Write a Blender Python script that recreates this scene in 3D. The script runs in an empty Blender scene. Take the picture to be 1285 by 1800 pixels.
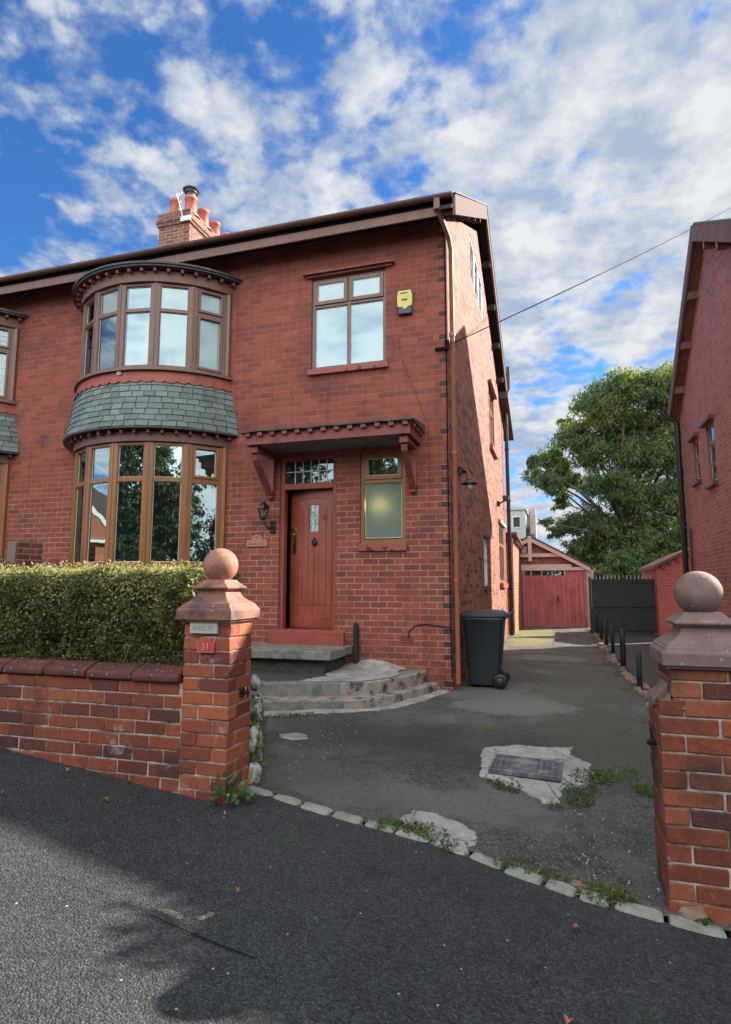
import bpy, math, random
import numpy as np
from mathutils import Vector, Matrix, noise as mnoise
R = math.radians
random.seed(7); rng = np.random.default_rng(11)
S = bpy.context.scene
C = S.collection

# ------------------------------------------------------------------ camera, sky, sun, exposure
cam = bpy.data.objects.new('camera', bpy.data.cameras.new('camera')); C.objects.link(cam)
cam.location = (0, 0, 1.5)
cam.rotation_euler = (R(90 + 6.93), 0, R(17.2))
cam.data.sensor_fit = 'HORIZONTAL'; cam.data.sensor_width = 36; cam.data.lens = 36 * 1070 / 1285
cam.data.clip_start = 0.05; cam.data.clip_end = 2000
S.camera = cam
S.render.resolution_x = 731; S.render.resolution_y = 1024
S.view_settings.view_transform = 'Standard'; S.view_settings.look = 'None'
S.view_settings.gamma = 1; S.view_settings.exposure = 1.52
SUN = Vector((4.4, 3.55, 3.2)).normalized()
EL = math.asin(SUN.z); AZ = math.atan2(SUN.x, SUN.y)


def sock(h, v, inp):
    if v is None: return
    if isinstance(v, bpy.types.NodeSocket): h.links.new(v, inp)
    else:
        try: inp.default_value = v
        except Exception: inp.default_value = tuple(v) + (1,)


class NT:
    """small shorthand for building node trees"""
    def __init__(s, tree): s.t = tree; tree.nodes.clear(); s.links = tree.links
    def new(s, typ, ins=None, **props):
        n = s.t.nodes.new(typ)
        for k, v in props.items(): setattr(n, k, v)
        for k, v in (ins or {}).items(): sock(s, v, n.inputs[k])
        return n
    def math(s, op, a, b=0.0, c=0.0, clamp=False):
        n = s.new('ShaderNodeMath', {0: a, 1: b, 2: c}, operation=op); n.use_clamp = clamp
        return n.outputs[0]
    def mix(s, f, a, b, mode='MIX'):
        n = s.t.nodes.new('ShaderNodeMix'); n.data_type = 'RGBA'; n.blend_type = mode; n.clamp_factor = True
        sock(s, f, n.inputs[0]); sock(s, a, n.inputs[6]); sock(s, b, n.inputs[7])
        return n.outputs[2]
    def ramp(s, f, stops, interp='LINEAR'):
        n = s.new('ShaderNodeValToRGB', {0: f}); cr = n.color_ramp; cr.interpolation = interp
        while len(cr.elements) < len(stops): cr.elements.new(0.5)
        for e, (p, c) in zip(cr.elements, stops):
            e.position = p; e.color = (c, c, c, 1) if isinstance(c, (int, float)) else tuple(c) + (1,)
        return n.outputs[0]
    def noise(s, vec, scale, detail=4, rough=0.55, dist=0.0, out=0):
        return s.new('ShaderNodeTexNoise', {'Vector': vec, 'Scale': scale, 'Detail': detail, 'Roughness': rough, 'Distortion': dist}).outputs[out]


w = bpy.data.worlds.new('World'); S.world = w; w.use_nodes = True
h = NT(w.node_tree)
sky = h.new('ShaderNodeTexSky', sky_type='NISHITA'); sky.sun_disc = False
sky.sun_elevation = EL; sky.sun_rotation = AZ; sky.air_density = 1.0; sky.dust_density = 0.3; sky.ozone_density = 3.0
tc = h.new('ShaderNodeTexCoord'); sp = h.new('ShaderNodeSeparateXYZ', {0: tc.outputs['Generated']})
zz = h.math('ADD', h.math('MAXIMUM', sp.outputs[2], 0.0), 0.22)
cv = h.new('ShaderNodeCombineXYZ', {0: h.math('DIVIDE', sp.outputs[0], zz), 1: h.math('DIVIDE', sp.outputs[1], zz), 2: 3.7}).outputs[0]
big = h.noise(cv, 1.3, 3, 0.5, 0.2)
med = h.noise(cv, 6.0, 12, 0.55, 0.1)
fine = h.noise(cv, 17.0, 9, 0.55, 0.1)
cover = h.math('ADD', h.math('MULTIPLY', big, 0.42), h.math('ADD', h.math('MULTIPLY', med, 0.62), h.math('MULTIPLY', fine, 0.38)))
# more cloud over the street side and to the east than to the north-west
bias = h.math('ADD', h.math('MULTIPLY', h.math('MINIMUM', sp.outputs[1], 0.15), -0.25), h.math('MULTIPLY', h.math('ADD', h.math('MINIMUM', sp.outputs[0], 0.08), 0.25), 0.20))
cover = h.math('ADD', cover, bias)
mask = h.ramp(cover, [(0.565, 0.0), (0.615, 0.30), (0.665, 0.80), (0.73, 1.0)])
shade = h.ramp(h.math('ADD', h.math('MULTIPLY', h.noise(cv, 7.5, 10, 0.58, .1), .6), h.math('MULTIPLY', cover, .45)), [(0.55, (2.0, 2.4, 3.1)), (0.62, (2.75, 3.05, 3.5)), (0.72, (3.9, 4.0, 4.1))])
# clouds opposite the sun brightened, adding fill light for the shaded street front
front = h.math('MULTIPLY_ADD', h.math('MAXIMUM', h.math('MULTIPLY', sp.outputs[1], -1.0), 0.0), 3.4, 1.0)
shade = h.new('ShaderNodeVectorMath', {0: shade, 3: front}, operation='SCALE').outputs[0]
skyc = h.mix(1.0, sky.outputs[0], (0.34, 0.66, 1.0, 1), 'MULTIPLY')
col = h.mix(mask, skyc, shade)
bg = h.new('ShaderNodeBackground', {0: col, 1: 0.075})
h.links.new(bg.outputs[0], h.new('ShaderNodeOutputWorld').inputs[0])

sl = bpy.data.lights.new('sun', 'SUN'); sl.energy = 5.0; sl.angle = R(0.5); sl.color = (1.0, 0.93, 0.82)
so = bpy.data.objects.new('sun', sl); C.objects.link(so)
so.rotation_euler = (-SUN).to_track_quat('-Z', 'Y').to_euler(); so.location = (20, 15, 20)

# ------------------------------------------------------------------ mesh helpers
def T_at(o, ang=0.0):
    """local frame: u along the wall, w outwards (towards the street for ang = 0), v up"""
    d = Vector((math.cos(ang), math.sin(ang), 0)); n = Vector((math.sin(ang), -math.cos(ang), 0)); o = Vector(o)
    return lambda u, ww, v: o + d * u + n * ww + Vector((0, 0, v))
ID = lambda x, y, z: Vector((x, y, z))
SIDE = lambda x0: (lambda u, ww, v: Vector((x0 + ww, u, v)))     # wall facing +X: u = Y, w = +X
SIDEL = lambda x0: (lambda u, ww, v: Vector((x0 - ww, u, v)))    # wall facing -X


class MB:
    def __init__(s): s.v = []; s.f = []; s.mi = []; s.sm = []
    def add(s, vs, fs, mi=0, sm=False):
        b = len(s.v); s.v += [tuple(p) for p in vs]
        for f in fs: s.f.append([b + i for i in f]); s.mi.append(mi); s.sm.append(sm)
        return s
    def box(s, x0, x1, y0, y1, z0, z1, T=ID, mi=0, jit=0.0):
        if x0 > x1: x0, x1 = x1, x0
        P = [T(x, y, z) for z in (z0, z1) for y in (y0, y1) for x in (x0, x1)]
        if jit: P = [p + Vector([random.uniform(-jit, jit) for _ in range(3)]) for p in P]
        return s.add(P, [(0, 2, 3, 1), (4, 5, 7, 6), (0, 1, 5, 4), (2, 6, 7, 3), (0, 4, 6, 2), (1, 3, 7, 5)], mi)
    def cbox(s, x0, x1, y0, y1, z0, z1, T=ID, mi=0, b=0.004, jit=0.0):
        """chamfered box"""
        P = []
        for (sx, xa) in ((-1, x0), (1, x1)):
            for (sy, ya) in ((-1, y0), (1, y1)):
                for (sz, za) in ((-1, z0), (1, z1)):
                    for a in range(3):
                        p = [xa - sx * b, ya - sy * b, za - sz * b]; p[a] = (xa, ya, za)[a]
                        q = T(*p)
                        if jit: q = q + Vector([random.uniform(-jit, jit) for _ in range(3)])
                        P.append(q)
        def I(i, j, k, a): return (i * 4 + j * 2 + k) * 3 + a
        F = []
        for i in (0, 1):
            F.append([I(i, 0, 0, 0), I(i, 1, 0, 0), I(i, 1, 1, 0), I(i, 0, 1, 0)])
            F.append([I(0, i, 0, 1), I(1, i, 0, 1), I(1, i, 1, 1), I(0, i, 1, 1)])
            F.append([I(0, 0, i, 2), I(1, 0, i, 2), I(1, 1, i, 2), I(0, 1, i, 2)])
        for i in (0, 1):
            for j in (0, 1):
                F.append([I(i, j, 0, 0), I(i, j, 1, 0), I(i, j, 1, 1), I(i, j, 0, 1)])
                F.append([I(i, 0, j, 0), I(i, 1, j, 0), I(i, 1, j, 2), I(i, 0, j, 2)])
                F.append([I(0, i, j, 1), I(1, i, j, 1), I(1, i, j, 2), I(0, i, j, 2)])
                for k in (0, 1): F.append([I(i, j, k, 0), I(i, j, k, 1), I(i, j, k, 2)])
        return s.add(P, F, mi)
    def prism(s, poly, a, b, T=ID, plane='xz', mi=0):
        """extrude a 2D outline: plane xz -> along y, yz -> along x, xy -> along z"""
        def q(p, t):
            if plane == 'xz': return T(p[0], t, p[1])
            if plane == 'yz': return T(t, p[0], p[1])
            return T(p[0], p[1], t)
        n = len(poly); P = [q(p, a) for p in poly] + [q(p, b) for p in poly]
        F = [list(range(n)), list(range(2 * n - 1, n - 1, -1))] + [(i, (i + 1) % n, n + (i + 1) % n, n + i) for i in range(n)]
        return s.add(P, F, mi)
    def tube(s, pts, r, n=10, mi=0, cap=True, sm=True):
        pts = [Vector(p) for p in pts]; rs = r if isinstance(r, (list, tuple)) else [r] * len(pts)
        V = []; F = []; up = None
        for i, p in enumerate(pts):
            d = (pts[min(i + 1, len(pts) - 1)] - pts[max(i - 1, 0)]).normalized()
            if up is None:
                up = Vector((0, 0, 1)) if abs(d.z) < .9 else Vector((1, 0, 0))
            a = d.cross(up).normalized(); up = a.cross(d).normalized()
            for k in range(n):
                t = 2 * math.pi * k / n; V.append(p + (a * math.cos(t) + up * math.sin(t)) * rs[i])
        for i in range(len(pts) - 1):
            for k in range(n): F.append((i * n + k, i * n + (k + 1) % n, (i + 1) * n + (k + 1) % n, (i + 1) * n + k))
        s.add(V, F, mi, sm)
        if cap: s.add(V[:n], [list(range(n - 1, -1, -1))], mi); s.add(V[-n:], [list(range(n))], mi)
        return s
    def lathe(s, prof, c, n=24, mi=0, sm=True, square=False, rot=0.0):
        V = []; F = []; m = 4 if square else n
        for (r, z) in prof:
            for k in range(m):
                t = 2 * math.pi * (k + (.5 if square else 0)) / m + rot; rr = r * (math.sqrt(2) if square else 1)
                V.append((c[0] + rr * math.cos(t), c[1] + rr * math.sin(t), c[2] + z))
        for i in range(len(prof) - 1):
            for k in range(m): F.append((i * m + k, i * m + (k + 1) % m, (i + 1) * m + (k + 1) % m, (i + 1) * m + k))
        F.append(list(range(m - 1, -1, -1))); F.append([(len(prof) - 1) * m + k for k in range(m)])
        return s.add(V, F, mi, sm and not square)
    def arc(s, c, r0, r1, z0, z1, a0, a1, n=40, mi=0, z0b=None, z1b=None):
        """curved band around c, angles measured from -Y towards +X; r0 inner, r1 outer"""
        V = []; F = []
        for i in range(n + 1):
            t = a0 + (a1 - a0) * i / n; sx, cy = math.sin(t), -math.cos(t)
            for (r, z) in ((r0, z0), (r1, z0 if z0b is None else z0b), (r1, z1 if z1b is None else z1b), (r0, z1)):
                V.append((c[0] + r * sx, c[1] + r * cy, z))
        for i in range(n):
            for k in range(4): F.append((i * 4 + k, i * 4 + (k + 1) % 4, i * 4 + 4 + (k + 1) % 4, i * 4 + 4 + k))
        F.append((0, 1, 2, 3)); F.append((n * 4 + 3, n * 4 + 2, n * 4 + 1, n * 4))
        return s.add(V, F, mi)
    def build(s, name, mats, parent=None, sm=None, label=None, bevel=0, fix=True):
        me = bpy.data.meshes.new(name); me.from_pydata(s.v, [], s.f)
        if not isinstance(mats, (list, tuple)): mats = [mats]
        for m in mats: me.materials.append(m)
        me.polygons.foreach_set('material_index', s.mi)
        me.polygons.foreach_set('use_smooth', [True] * len(s.f) if sm else s.sm)
        me.update()
        if fix and len(s.f) < 60000:
            import bmesh
            bm = bmesh.new(); bm.from_mesh(me); bmesh.ops.recalc_face_normals(bm, faces=bm.faces); bm.to_mesh(me); bm.free()
        return link(name, me, parent, label, bevel)


def link(name, me, parent=None, label=None, bevel=0):
    o = bpy.data.objects.new(name, me); C.objects.link(o)
    if parent is not None: put(o, parent)
    if label: o['label'] = label
    if bevel:
        b = o.modifiers.new('Bevel', 'BEVEL'); b.width = bevel; b.segments = 2; b.limit_method = 'ANGLE'
    return o


def world_loc(o):
    m = Vector(o.get('_org', (0, 0, 0))) if '_org' in o else Vector((0, 0, 0))
    return m


def put(o, parent):
    o.parent = parent
    p = parent; loc = Vector((0, 0, 0))
    while p is not None: loc += p.location; p = p.parent
    o.location = -loc                       # meshes are written in world coordinates


def thing(name, label, cat, loc, group=None, kind=None):
    o = bpy.data.objects.new(name, None); C.objects.link(o); o.location = loc; o.empty_display_size = .2
    return tag(o, label, cat, group, kind)


def tag(o, label=None, cat=None, group=None, kind=None):
    if label: o['label'] = label
    if cat: o['category'] = cat
    if group: o['group'] = group
    if kind: o['kind'] = kind
    return o


def rebase(o, base):
    """give a single-mesh thing its origin at its base"""
    b = Vector(base); o.data.transform(Matrix.Translation(-b)); o.location = b; return o


def text_mesh(txt, size, depth, mat_, fn, name, parent=None, align='CENTER'):
    cu = bpy.data.curves.new('t', 'FONT'); cu.body = txt; cu.size = size; cu.extrude = depth; cu.align_x = align
    cu.resolution_u = 3
    ob = bpy.data.objects.new('t', cu); C.objects.link(ob)
    dg = bpy.context.evaluated_depsgraph_get(); dg.update()
    me = bpy.data.meshes.new_from_object(ob.evaluated_get(dg))
    bpy.data.objects.remove(ob); bpy.data.curves.remove(cu)
    for v in me.vertices: v.co = fn(v.co.x, v.co.z, v.co.y)
    me.materials.clear(); me.materials.append(mat_); me.name = name
    return link(name, me, parent)


# ------------------------------------------------------------------ materials
def base_mat(name):
    m = bpy.data.materials.new(name); m.use_nodes = True; h = NT(m.node_tree)
    bs = h.new('ShaderNodeBsdfPrincipled'); out = h.new('ShaderNodeOutputMaterial'); h.links.new(bs.outputs[0], out.inputs[0])
    pos = h.new('ShaderNodeNewGeometry')
    return m, h, bs, pos


def setb(h, bs, **k):
    mp = dict(color='Base Color', rough='Roughness', spec='Specular IOR Level', normal='Normal', metal='Metallic', coat='Coat Weight')
    for a, b in k.items(): sock(h, b, bs.inputs[mp[a]])


def bump(h, height, strength=.3, dist=.01, normal=None):
    return h.new('ShaderNodeBump', {'Height': height, 'Strength': strength, 'Distance': dist, 'Normal': normal}).outputs[0]


def mat(name, c, rough=.6, var=.25, scale=6.0, bmp=.15, bscale=60.0, spec=.5, metal=0.0, c2=None, c2s=1.6, c2lo=.5, c2hi=.65, island=0.0, streak=0.0):
    """plain coloured surface with mottling, fine bump and an optional second colour in patches"""
    m, h, bs, g = base_mat(name); P = g.outputs['Position']
    n = h.noise(P, scale, 5, .6)
    a = tuple(x * (1 - var) for x in c); b = tuple(min(1, x * (1 + var)) for x in c)
    col = h.mix(h.ramp(n, [(.3, 0.0), (.7, 1.0)]), a, b)
    if c2: col = h.mix(h.ramp(h.noise(P, c2s, 6, .65), [(c2lo, 0.0), (c2hi, 1.0)]), col, c2)
    if island:
        r = g.outputs['Random Per Island']
        col = h.mix(island, col, h.ramp(r, [(0, tuple(x * .55 for x in c)), (.5, c), (1, tuple(min(1, x * 1.45) for x in c))]))
    if streak:
        mp = h.new('ShaderNodeMapping', {0: P, 3: (14, 14, .7)}).outputs[0]
        col = h.mix(h.ramp(h.noise(mp, 1.0, 6, .7), [(.46, 0), (.68, streak)]), col, h.mix(1.0, col, (.38, .36, .36, 1), 'MULTIPLY'))
        col = h.mix(h.ramp(h.noise(P, 55, 5, .7), [(.63, 0), (.72, streak)]), col, (.30, .20, .17))
    setb(h, bs, color=col, rough=h.math('ADD', h.math('MULTIPLY', n, .2), rough - .1), spec=spec, metal=metal)
    if bmp: setb(h, bs, normal=bump(h, h.noise(P, bscale, 4, .6), bmp, .004))
    return m


def brick_mat(name, tones, mortar, mortar_hi=None, zsplit=None, row=.0855, blen=.235, msize=.007, quoin=None, dark=.0, soot=True, bstr=.6, zoff=0.0, moss=False):
    """brick texture laid by wall direction; tones: list of ramp stops for the per-brick colour"""
    m, h, bs, g = base_mat(name); P = g.outputs['Position']
    s = h.new('ShaderNodeSeparateXYZ', {0: P}); nn = h.new('ShaderNodeSeparateXYZ', {0: g.outputs['True Normal']})
    side = h.math('GREATER_THAN', h.math('ABSOLUTE', nn.outputs[0]), .6)
    wob = h.math('MULTIPLY', h.math('SUBTRACT', h.noise(P, 3.0, 2, .5), .5), .012)
    u = h.math('ADD', h.math('ADD', h.math('MULTIPLY', s.outputs[0], h.math('SUBTRACT', 1.0, side)), h.math('MULTIPLY', s.outputs[1], side)), wob)
    v = h.math('ADD', h.math('ADD', s.outputs[2], zoff), h.math('MULTIPLY', wob, .7))
    vec = h.new('ShaderNodeCombineXYZ', {0: u, 1: v}).outputs[0]
    br = h.new('ShaderNodeTexBrick', {'Vector': vec, 'Color1': (0, 0, 0, 1), 'Color2': (1, 1, 1, 1), 'Mortar': (0, 0, 0, 1), 'Scale': 1.0,
               'Mortar Size': msize, 'Mortar Smooth': .25, 'Bias': 0.0, 'Brick Width': blen, 'Row Height': row}, offset=.5, squash=1.0)
    col = h.ramp(br.outputs[0], tones)
    # weathering
    nl = h.noise(P, .55, 5, .6)
    col = h.mix(h.ramp(nl, [(.38, .55), (.5, 0)]), col, h.mix(1.0, col, (1.18, 1.2, 1.15, 1), 'MULTIPLY'))
    col = h.mix(h.ramp(nl, [(.52, 0), (.68, .65)]), col, h.mix(1.0, col, (.62, .72, .95, 1), 'MULTIPLY'))
    n1 = h.noise(P, 1.1, 6, .65); n2 = h.noise(P, 22, 4, .6); n3 = h.noise(P, 140, 3, .6)
    col = h.mix(h.ramp(n2, [(.35, .0), (.75, .35)]), col, tuple(x * .55 for x in tones[len(tones) // 2][1]))
    col = h.mix(h.ramp(n3, [(.4, 0), (.8, .25)]), col, (.42, .2, .14))
    if quoin is not None:
        inx = h.math('GREATER_THAN', s.outputs[0], quoin)
        rr = h.math('FLOORED_MODULO', h.math('FLOOR', h.math('DIVIDE', v, row)), 2.0)
        rnd = h.math('MULTIPLY', h.math('GREATER_THAN', h.new('ShaderNodeTexWhiteNoise', {'W': h.math('FLOOR', h.math('DIVIDE', v, row))}, noise_dimensions='1D').outputs[0], .35), .85)
        col = h.mix(h.math('MULTIPLY', h.math('MULTIPLY', inx, h.math('LESS_THAN', rr, .5)), rnd), col, (.040, .028, .028))
    mp = h.new('ShaderNodeMapping', {0: P, 3: (5.0, 5.0, .45)}).outputs[0]
    stk = h.ramp(h.noise(mp, 1.0, 6, .7), [(.54, 0), (.70, .55)])
    chip = h.ramp(h.noise(P, 13, 6, .75), [(.69, 0), (.73, .6)])
    low = h.math('MULTIPLY', h.math('MULTIPLY_ADD', s.outputs[2], -1.1, .95, clamp=True), h.ramp(n2, [(.35, .1), (.6, .8)]))
    def weather(c_):
        c_ = h.mix(stk, c_, h.mix(1.0, c_, (.42, .44, .5, 1), 'MULTIPLY'))
        c_ = h.mix(low, c_, h.mix(1.0, c_, (.35, .38, .36, 1), 'MULTIPLY'))
        return h.mix(chip, c_, h.mix(.6, c_, (.42, .2, .15)))
    mo = mortar
    if zsplit:
        edge = h.math('ADD', s.outputs[2], h.math('MULTIPLY', h.math('SUBTRACT', n1, .5), 3.2))
        f = h.math('MULTIPLY_ADD', edge, .9, -zsplit * .9, clamp=True)
        mo = h.mix(f, mortar, mortar_hi)
        mo = h.mix(h.ramp(h.noise(P, 2.3, 4, .6), [(.45, 0), (.62, .75)]), mo, mortar_hi)
    mo = h.mix(h.ramp(n2, [(.4, 0), (.7, .6)]), mo, tuple(x * .55 for x in mortar))
    col = h.mix(br.outputs['Fac'], col, mo)
    if soot: col = weather(h.mix(h.ramp(n1, [(.50, 0), (.70, .6)]), col, (.055, .030, .030)))
    if moss:
        f = h.math('MULTIPLY', h.math('MULTIPLY_ADD', s.outputs[2], -1.6, 1.0, clamp=True), h.ramp(n2, [(.45, 0), (.65, .8)]))
        col = h.mix(f, col, (.03, .035, .02))
    setb(h, bs, color=col, rough=h.math('ADD', .68, h.math('MULTIPLY', n2, .25)), spec=.35)
    hh = h.math('SUBTRACT', h.math('MULTIPLY', n3, .25), br.outputs['Fac'])
    hh = h.math('ADD', hh, h.math('MULTIPLY', n2, .35))
    setb(h, bs, normal=bump(h, hh, bstr, .008))
    return m


def rbrick_mat(name, tones, stain=(.035, .028, .028), smin=.55):
    """individually modelled bricks: colour per brick"""
    m, h, bs, g = base_mat(name); P = g.outputs['Position']
    col = h.ramp(g.outputs['Random Per Island'], tones)
    n1 = h.noise(P, 2.3, 6, .65); n2 = h.noise(P, 28, 5, .65); n3 = h.noise(P, 190, 3, .6)
    col = h.mix(h.ramp(n2, [(.35, .0), (.7, .5)]), col, h.mix(1.0, col, (.5, .38, .35, 1), 'MULTIPLY'))
    col = h.mix(h.ramp(n3, [(.5, 0), (.75, .35)]), col, (.5, .28, .2))
    col = h.mix(h.ramp(n1, [(smin, 0), (smin + .16, .75)]), col, stain)
    n4 = h.noise(P, 3.3, 8, .75)
    col = h.mix(h.ramp(n4, [(.60, 0), (.70, .6)]), col, (.50, .42, .39))
    col = h.mix(h.ramp(h.noise(P, 17, 6, .75), [(.68, 0), (.72, .6)]), col, (.50, .27, .19))
    setb(h, bs, color=col, rough=.75, spec=.35, normal=bump(h, h.math('ADD', n2, h.math('MULTIPLY', n3, .5)), .55, .006))
    return m


RED = [(0.0, (.16, .040, .031)), (.25, (.215, .050, .034)), (.62, (.255, .060, .039)), (.9, (.29, .078, .047)), (1.0, (.15, .042, .036))]
SIDET = [(0.0, (.05, .026, .028)), (.2, (.10, .036, .034)), (.34, (.26, .075, .05)), (.75, (.33, .10, .062)), (1.0, (.40, .13, .08))]
M = {}
M['brick'] = brick_mat('front_brick', RED, (.45, .255, .19), (.29, .092, .064), 2.4, quoin=-1.33 - .118)
M['brick_side'] = brick_mat('side_brick', SIDET, (.34, .17, .13), msize=.006, soot=False)
M['brick_rear'] = brick_mat('rear_brick', [(0, (.30, .085, .04)), (.5, (.37, .115, .055)), (1, (.42, .14, .07))], (.5, .28, .2), soot=False)
M['brick_right'] = brick_mat('right_brick', [(0, (.19, .085, .078)), (.25, (.27, .115, .10)), (1, (.34, .155, .135))], (.40, .26, .24), soot=False)
M['brick_out'] = brick_mat('outbuilding_brick', [(0, (.33, .085, .08)), (1, (.40, .12, .11))], (.42, .18, .17), soot=False)
M['brick_chim'] = brick_mat('chimney_brick', [(0, (.11, .035, .032)), (.5, (.20, .06, .045)), (1, (.27, .10, .07))], (.36, .24, .17), msize=.012, bstr=1.0)
M['brick_far'] = brick_mat('far_brick', [(0, (.22, .07, .05)), (1, (.32, .12, .08))], (.4, .25, .2), soot=False)
M['wallbrick'] = rbrick_mat('garden_brick', [(0, (.085, .030, .028)), (.18, (.17, .042, .028)), (.5, (.26, .062, .030)), (.8, (.32, .085, .038)), (1, (.37, .12, .055))], smin=.50)
M['pierbrick'] = rbrick_mat('pier_brick', [(0, (.16, .038, .028)), (.35, (.31, .075, .036)), (.8, (.42, .115, .045)), (1, (.46, .16, .07))], smin=.6)
M['mortar'] = mat('pale_mortar', (.50, .44, .38), .9, .4, 18, .5, 120, c2=(.10, .08, .07), c2s=5, c2lo=.42, c2hi=.6)
M['paint_red'] = mat('red_masonry_paint', (.27, .055, .038), .55, .18, 5, .1, 40, c2=(.16, .035, .03), c2lo=.55, c2hi=.7)
M['canopy_paint'] = mat('canopy_red_paint', (.23, .055, .045), .6, .2, 7, .15, 60, c2=(.10, .03, .03), c2s=5, c2lo=.55, c2hi=.75, streak=.5)
M['sill_red'] = mat('peeling_red_sill', (.30, .07, .055), .6, .2, 9, .3, 60, c2=(.035, .02, .02), c2s=9, c2lo=.56, c2hi=.6)
M['door_red'] = mat('door_red_paint', (.29, .062, .030), .38, .12, 3, .05, 30, c2=(.22, .045, .02), c2s=2.5, streak=.35)
M['terra'] = mat('terracotta', (.30, .125, .085), .75, .3, 11, .6, 55, c2=(.085, .055, .05), c2s=5.5, c2lo=.45, c2hi=.62)
M['terra_ball'] = mat('weathered_terracotta_ball', (.36, .16, .105), .7, .3, 9, .6, 45, c2=(.12, .06, .05), c2s=6.5, c2lo=.55, c2hi=.68)
M['terra_grey'] = mat('greyed_terracotta', (.22, .145, .12), .8, .2, 10, .35, 80, c2=(.14, .11, .10), c2s=6, c2lo=.5, c2hi=.7)
M['pot'] = mat('chimney_pot_clay', (.42, .12, .07), .7, .2, 6, .2, 30)
M['coping'] = mat('red_coping', (.15, .042, .032), .75, .4, 14, .7, 45, c2=(.035, .024, .022), c2s=8, c2lo=.44, c2hi=.6, island=.5)
M['black'] = mat('black_metal', (.012, .012, .013), .35, .2, 6, .05, 40)
M['blackplastic'] = mat('bin_plastic', (.032, .042, .050), .42, .15, 5, .12, 160)
M['brownpipe'] = mat('brown_pipe', (.30, .105, .055), .45, .12, 4, .03, 30)
M['gutter'] = mat('gutter_brown', (.10, .042, .026), .5, .15, 3, .05, 20)
M['fascia'] = mat('brown_board', (.16, .072, .048), .5, .2, 4, .08, 30, streak=.4)
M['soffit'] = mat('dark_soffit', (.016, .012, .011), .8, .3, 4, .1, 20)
M['barge'] = mat('mauve_bargeboard', (.15, .105, .105), .85, .2, 3, .1, 20, spec=.15)
M['rooftile'] = mat('roof_slate', (.075, .062, .058), .75, .3, 9, .4, 30)
M['lead'] = mat('dark_lead', (.05, .048, .05), .6, .35, 8, .3, 30, c2=(.2, .19, .18), c2s=6, c2lo=.6, c2hi=.7)
M['slate'] = mat('green_slate', (.135, .175, .158), .62, .22, 14, .35, 80, c2=(.06, .085, .075), c2s=4, c2lo=.5, c2hi=.7, island=.55)
M['white'] = mat('white_upvc', (.72, .72, .70), .4, .06, 3, .03, 20)
M['chrome'] = mat('door_furniture', (.6, .6, .58), .25, .05, 3, 0, metal=1.0)
M['stone'] = mat('step_stone', (.20, .195, .165), .8, .25, 14, .4, 90, c2=(.085, .085, .065), c2s=5, c2lo=.48, c2hi=.68)
M['cement'] = mat('cement', (.36, .335, .305), .85, .2, 9, .5, 70, c2=(.19, .175, .16), c2s=3, c2lo=.45, c2hi=.7)
def add_cracks(m, sc=2.6):
    h = NT.__new__(NT); h.t = m.node_tree; h.links = m.node_tree.links
    bs = [n for n in h.t.nodes if n.type == 'BSDF_PRINCIPLED'][0]; old = bs.inputs['Base Color'].links[0].from_socket
    P = [n for n in h.t.nodes if n.type == 'NEW_GEOMETRY'][0].outputs['Position']
    d = h.new('ShaderNodeVectorMath', {0: P, 1: h.new('ShaderNodeVectorMath', {0: h.noise(P, 6, 4, .6, 0, 1), 3: .14}, operation='SCALE').outputs[0]}, operation='ADD').outputs[0]
    v = h.new('ShaderNodeTexVoronoi', {'Vector': d, 'Scale': sc}, feature='DISTANCE_TO_EDGE')
    f = h.math('MULTIPLY', h.math('LESS_THAN', v.outputs['Distance'], .012), .75)
    f = h.math('MAXIMUM', f, h.ramp(h.noise(P, 31, 5, .7), [(.58, 0), (.66, .6)]))
    h.links.new(h.mix(f, old, (.07, .065, .055)), bs.inputs['Base Color'])
add_cracks(M['cement'])
M['stepside'] = mat('stained_step', (.34, .27, .23), .85, .3, 16, .6, 50, c2=(.06, .05, .045), c2s=8, c2lo=.5, c2hi=.62)
M['sett'] = mat('kerb_sett_stone', (.29, .285, .235), .8, .35, 22, .8, 70, c2=(.10, .10, .075), c2s=11, c2lo=.48, c2hi=.68, island=.3)
M['whitestone'] = mat('painted_rock', (.50, .48, .43), .85, .3, 16, .8, 40, c2=(.10, .11, .07), c2s=12, c2lo=.46, c2hi=.6)
M['iron'] = mat('cast_iron', (.12, .125, .14), .5, .35, 20, .4, 60, metal=.3, c2=(.30, .28, .25), c2s=9)
M['cream'] = mat('stone_plate', (.44, .44, .38), .7, .1, 10, .2, 60)
M['pinkplate'] = mat('pink_plaque', (.40, .17, .13), .6, .08, 8, .1, 50)
M['redplate'] = mat('red_number_plate', (.50, .075, .07), .45, .08, 8, .05, 50)
M['pinktext'] = mat('pink_relief', (.72, .27, .23), .5, .05, 8, 0)
M['greytext'] = mat('faded_letters', (.24, .24, .22), .7, .1, 8, 0)
M['yellow'] = mat('alarm_yellow', (.62, .52, .10), .4, .08, 6, .03, 20, c2=(.45, .45, .22), c2s=9)
M['navy'] = mat('alarm_navy', (.02, .03, .06), .3, .1, 6, .03)
M['garagered'] = mat('garage_door_paint', (.46, .12, .135), .6, .15, 5, .1, 30, c2=(.34, .08, .09), c2s=1.6, streak=.6)
M['concretepost'] = mat('concrete_post', (.36, .31, .28), .8, .15, 8, .2, 40)
M['trimpink'] = mat('pale_trim', (.55, .42, .40), .6, .1, 4, .1, 20)
M['clad'] = mat('dormer_cladding', (.50, .52, .52), .6, .06, 3, .05)
M['fencedark'] = mat('dark_gate_paint', (.018, .028, .033), .6, .3, 3, .05, streak=.4)
M['bark'] = mat('bark', (.085, .065, .05), .9, .3, 8, .6, 20)
M['curtain'] = mat('net_curtain', (.62, .64, .62), .9, .1, 6, .3, 14)
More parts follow.
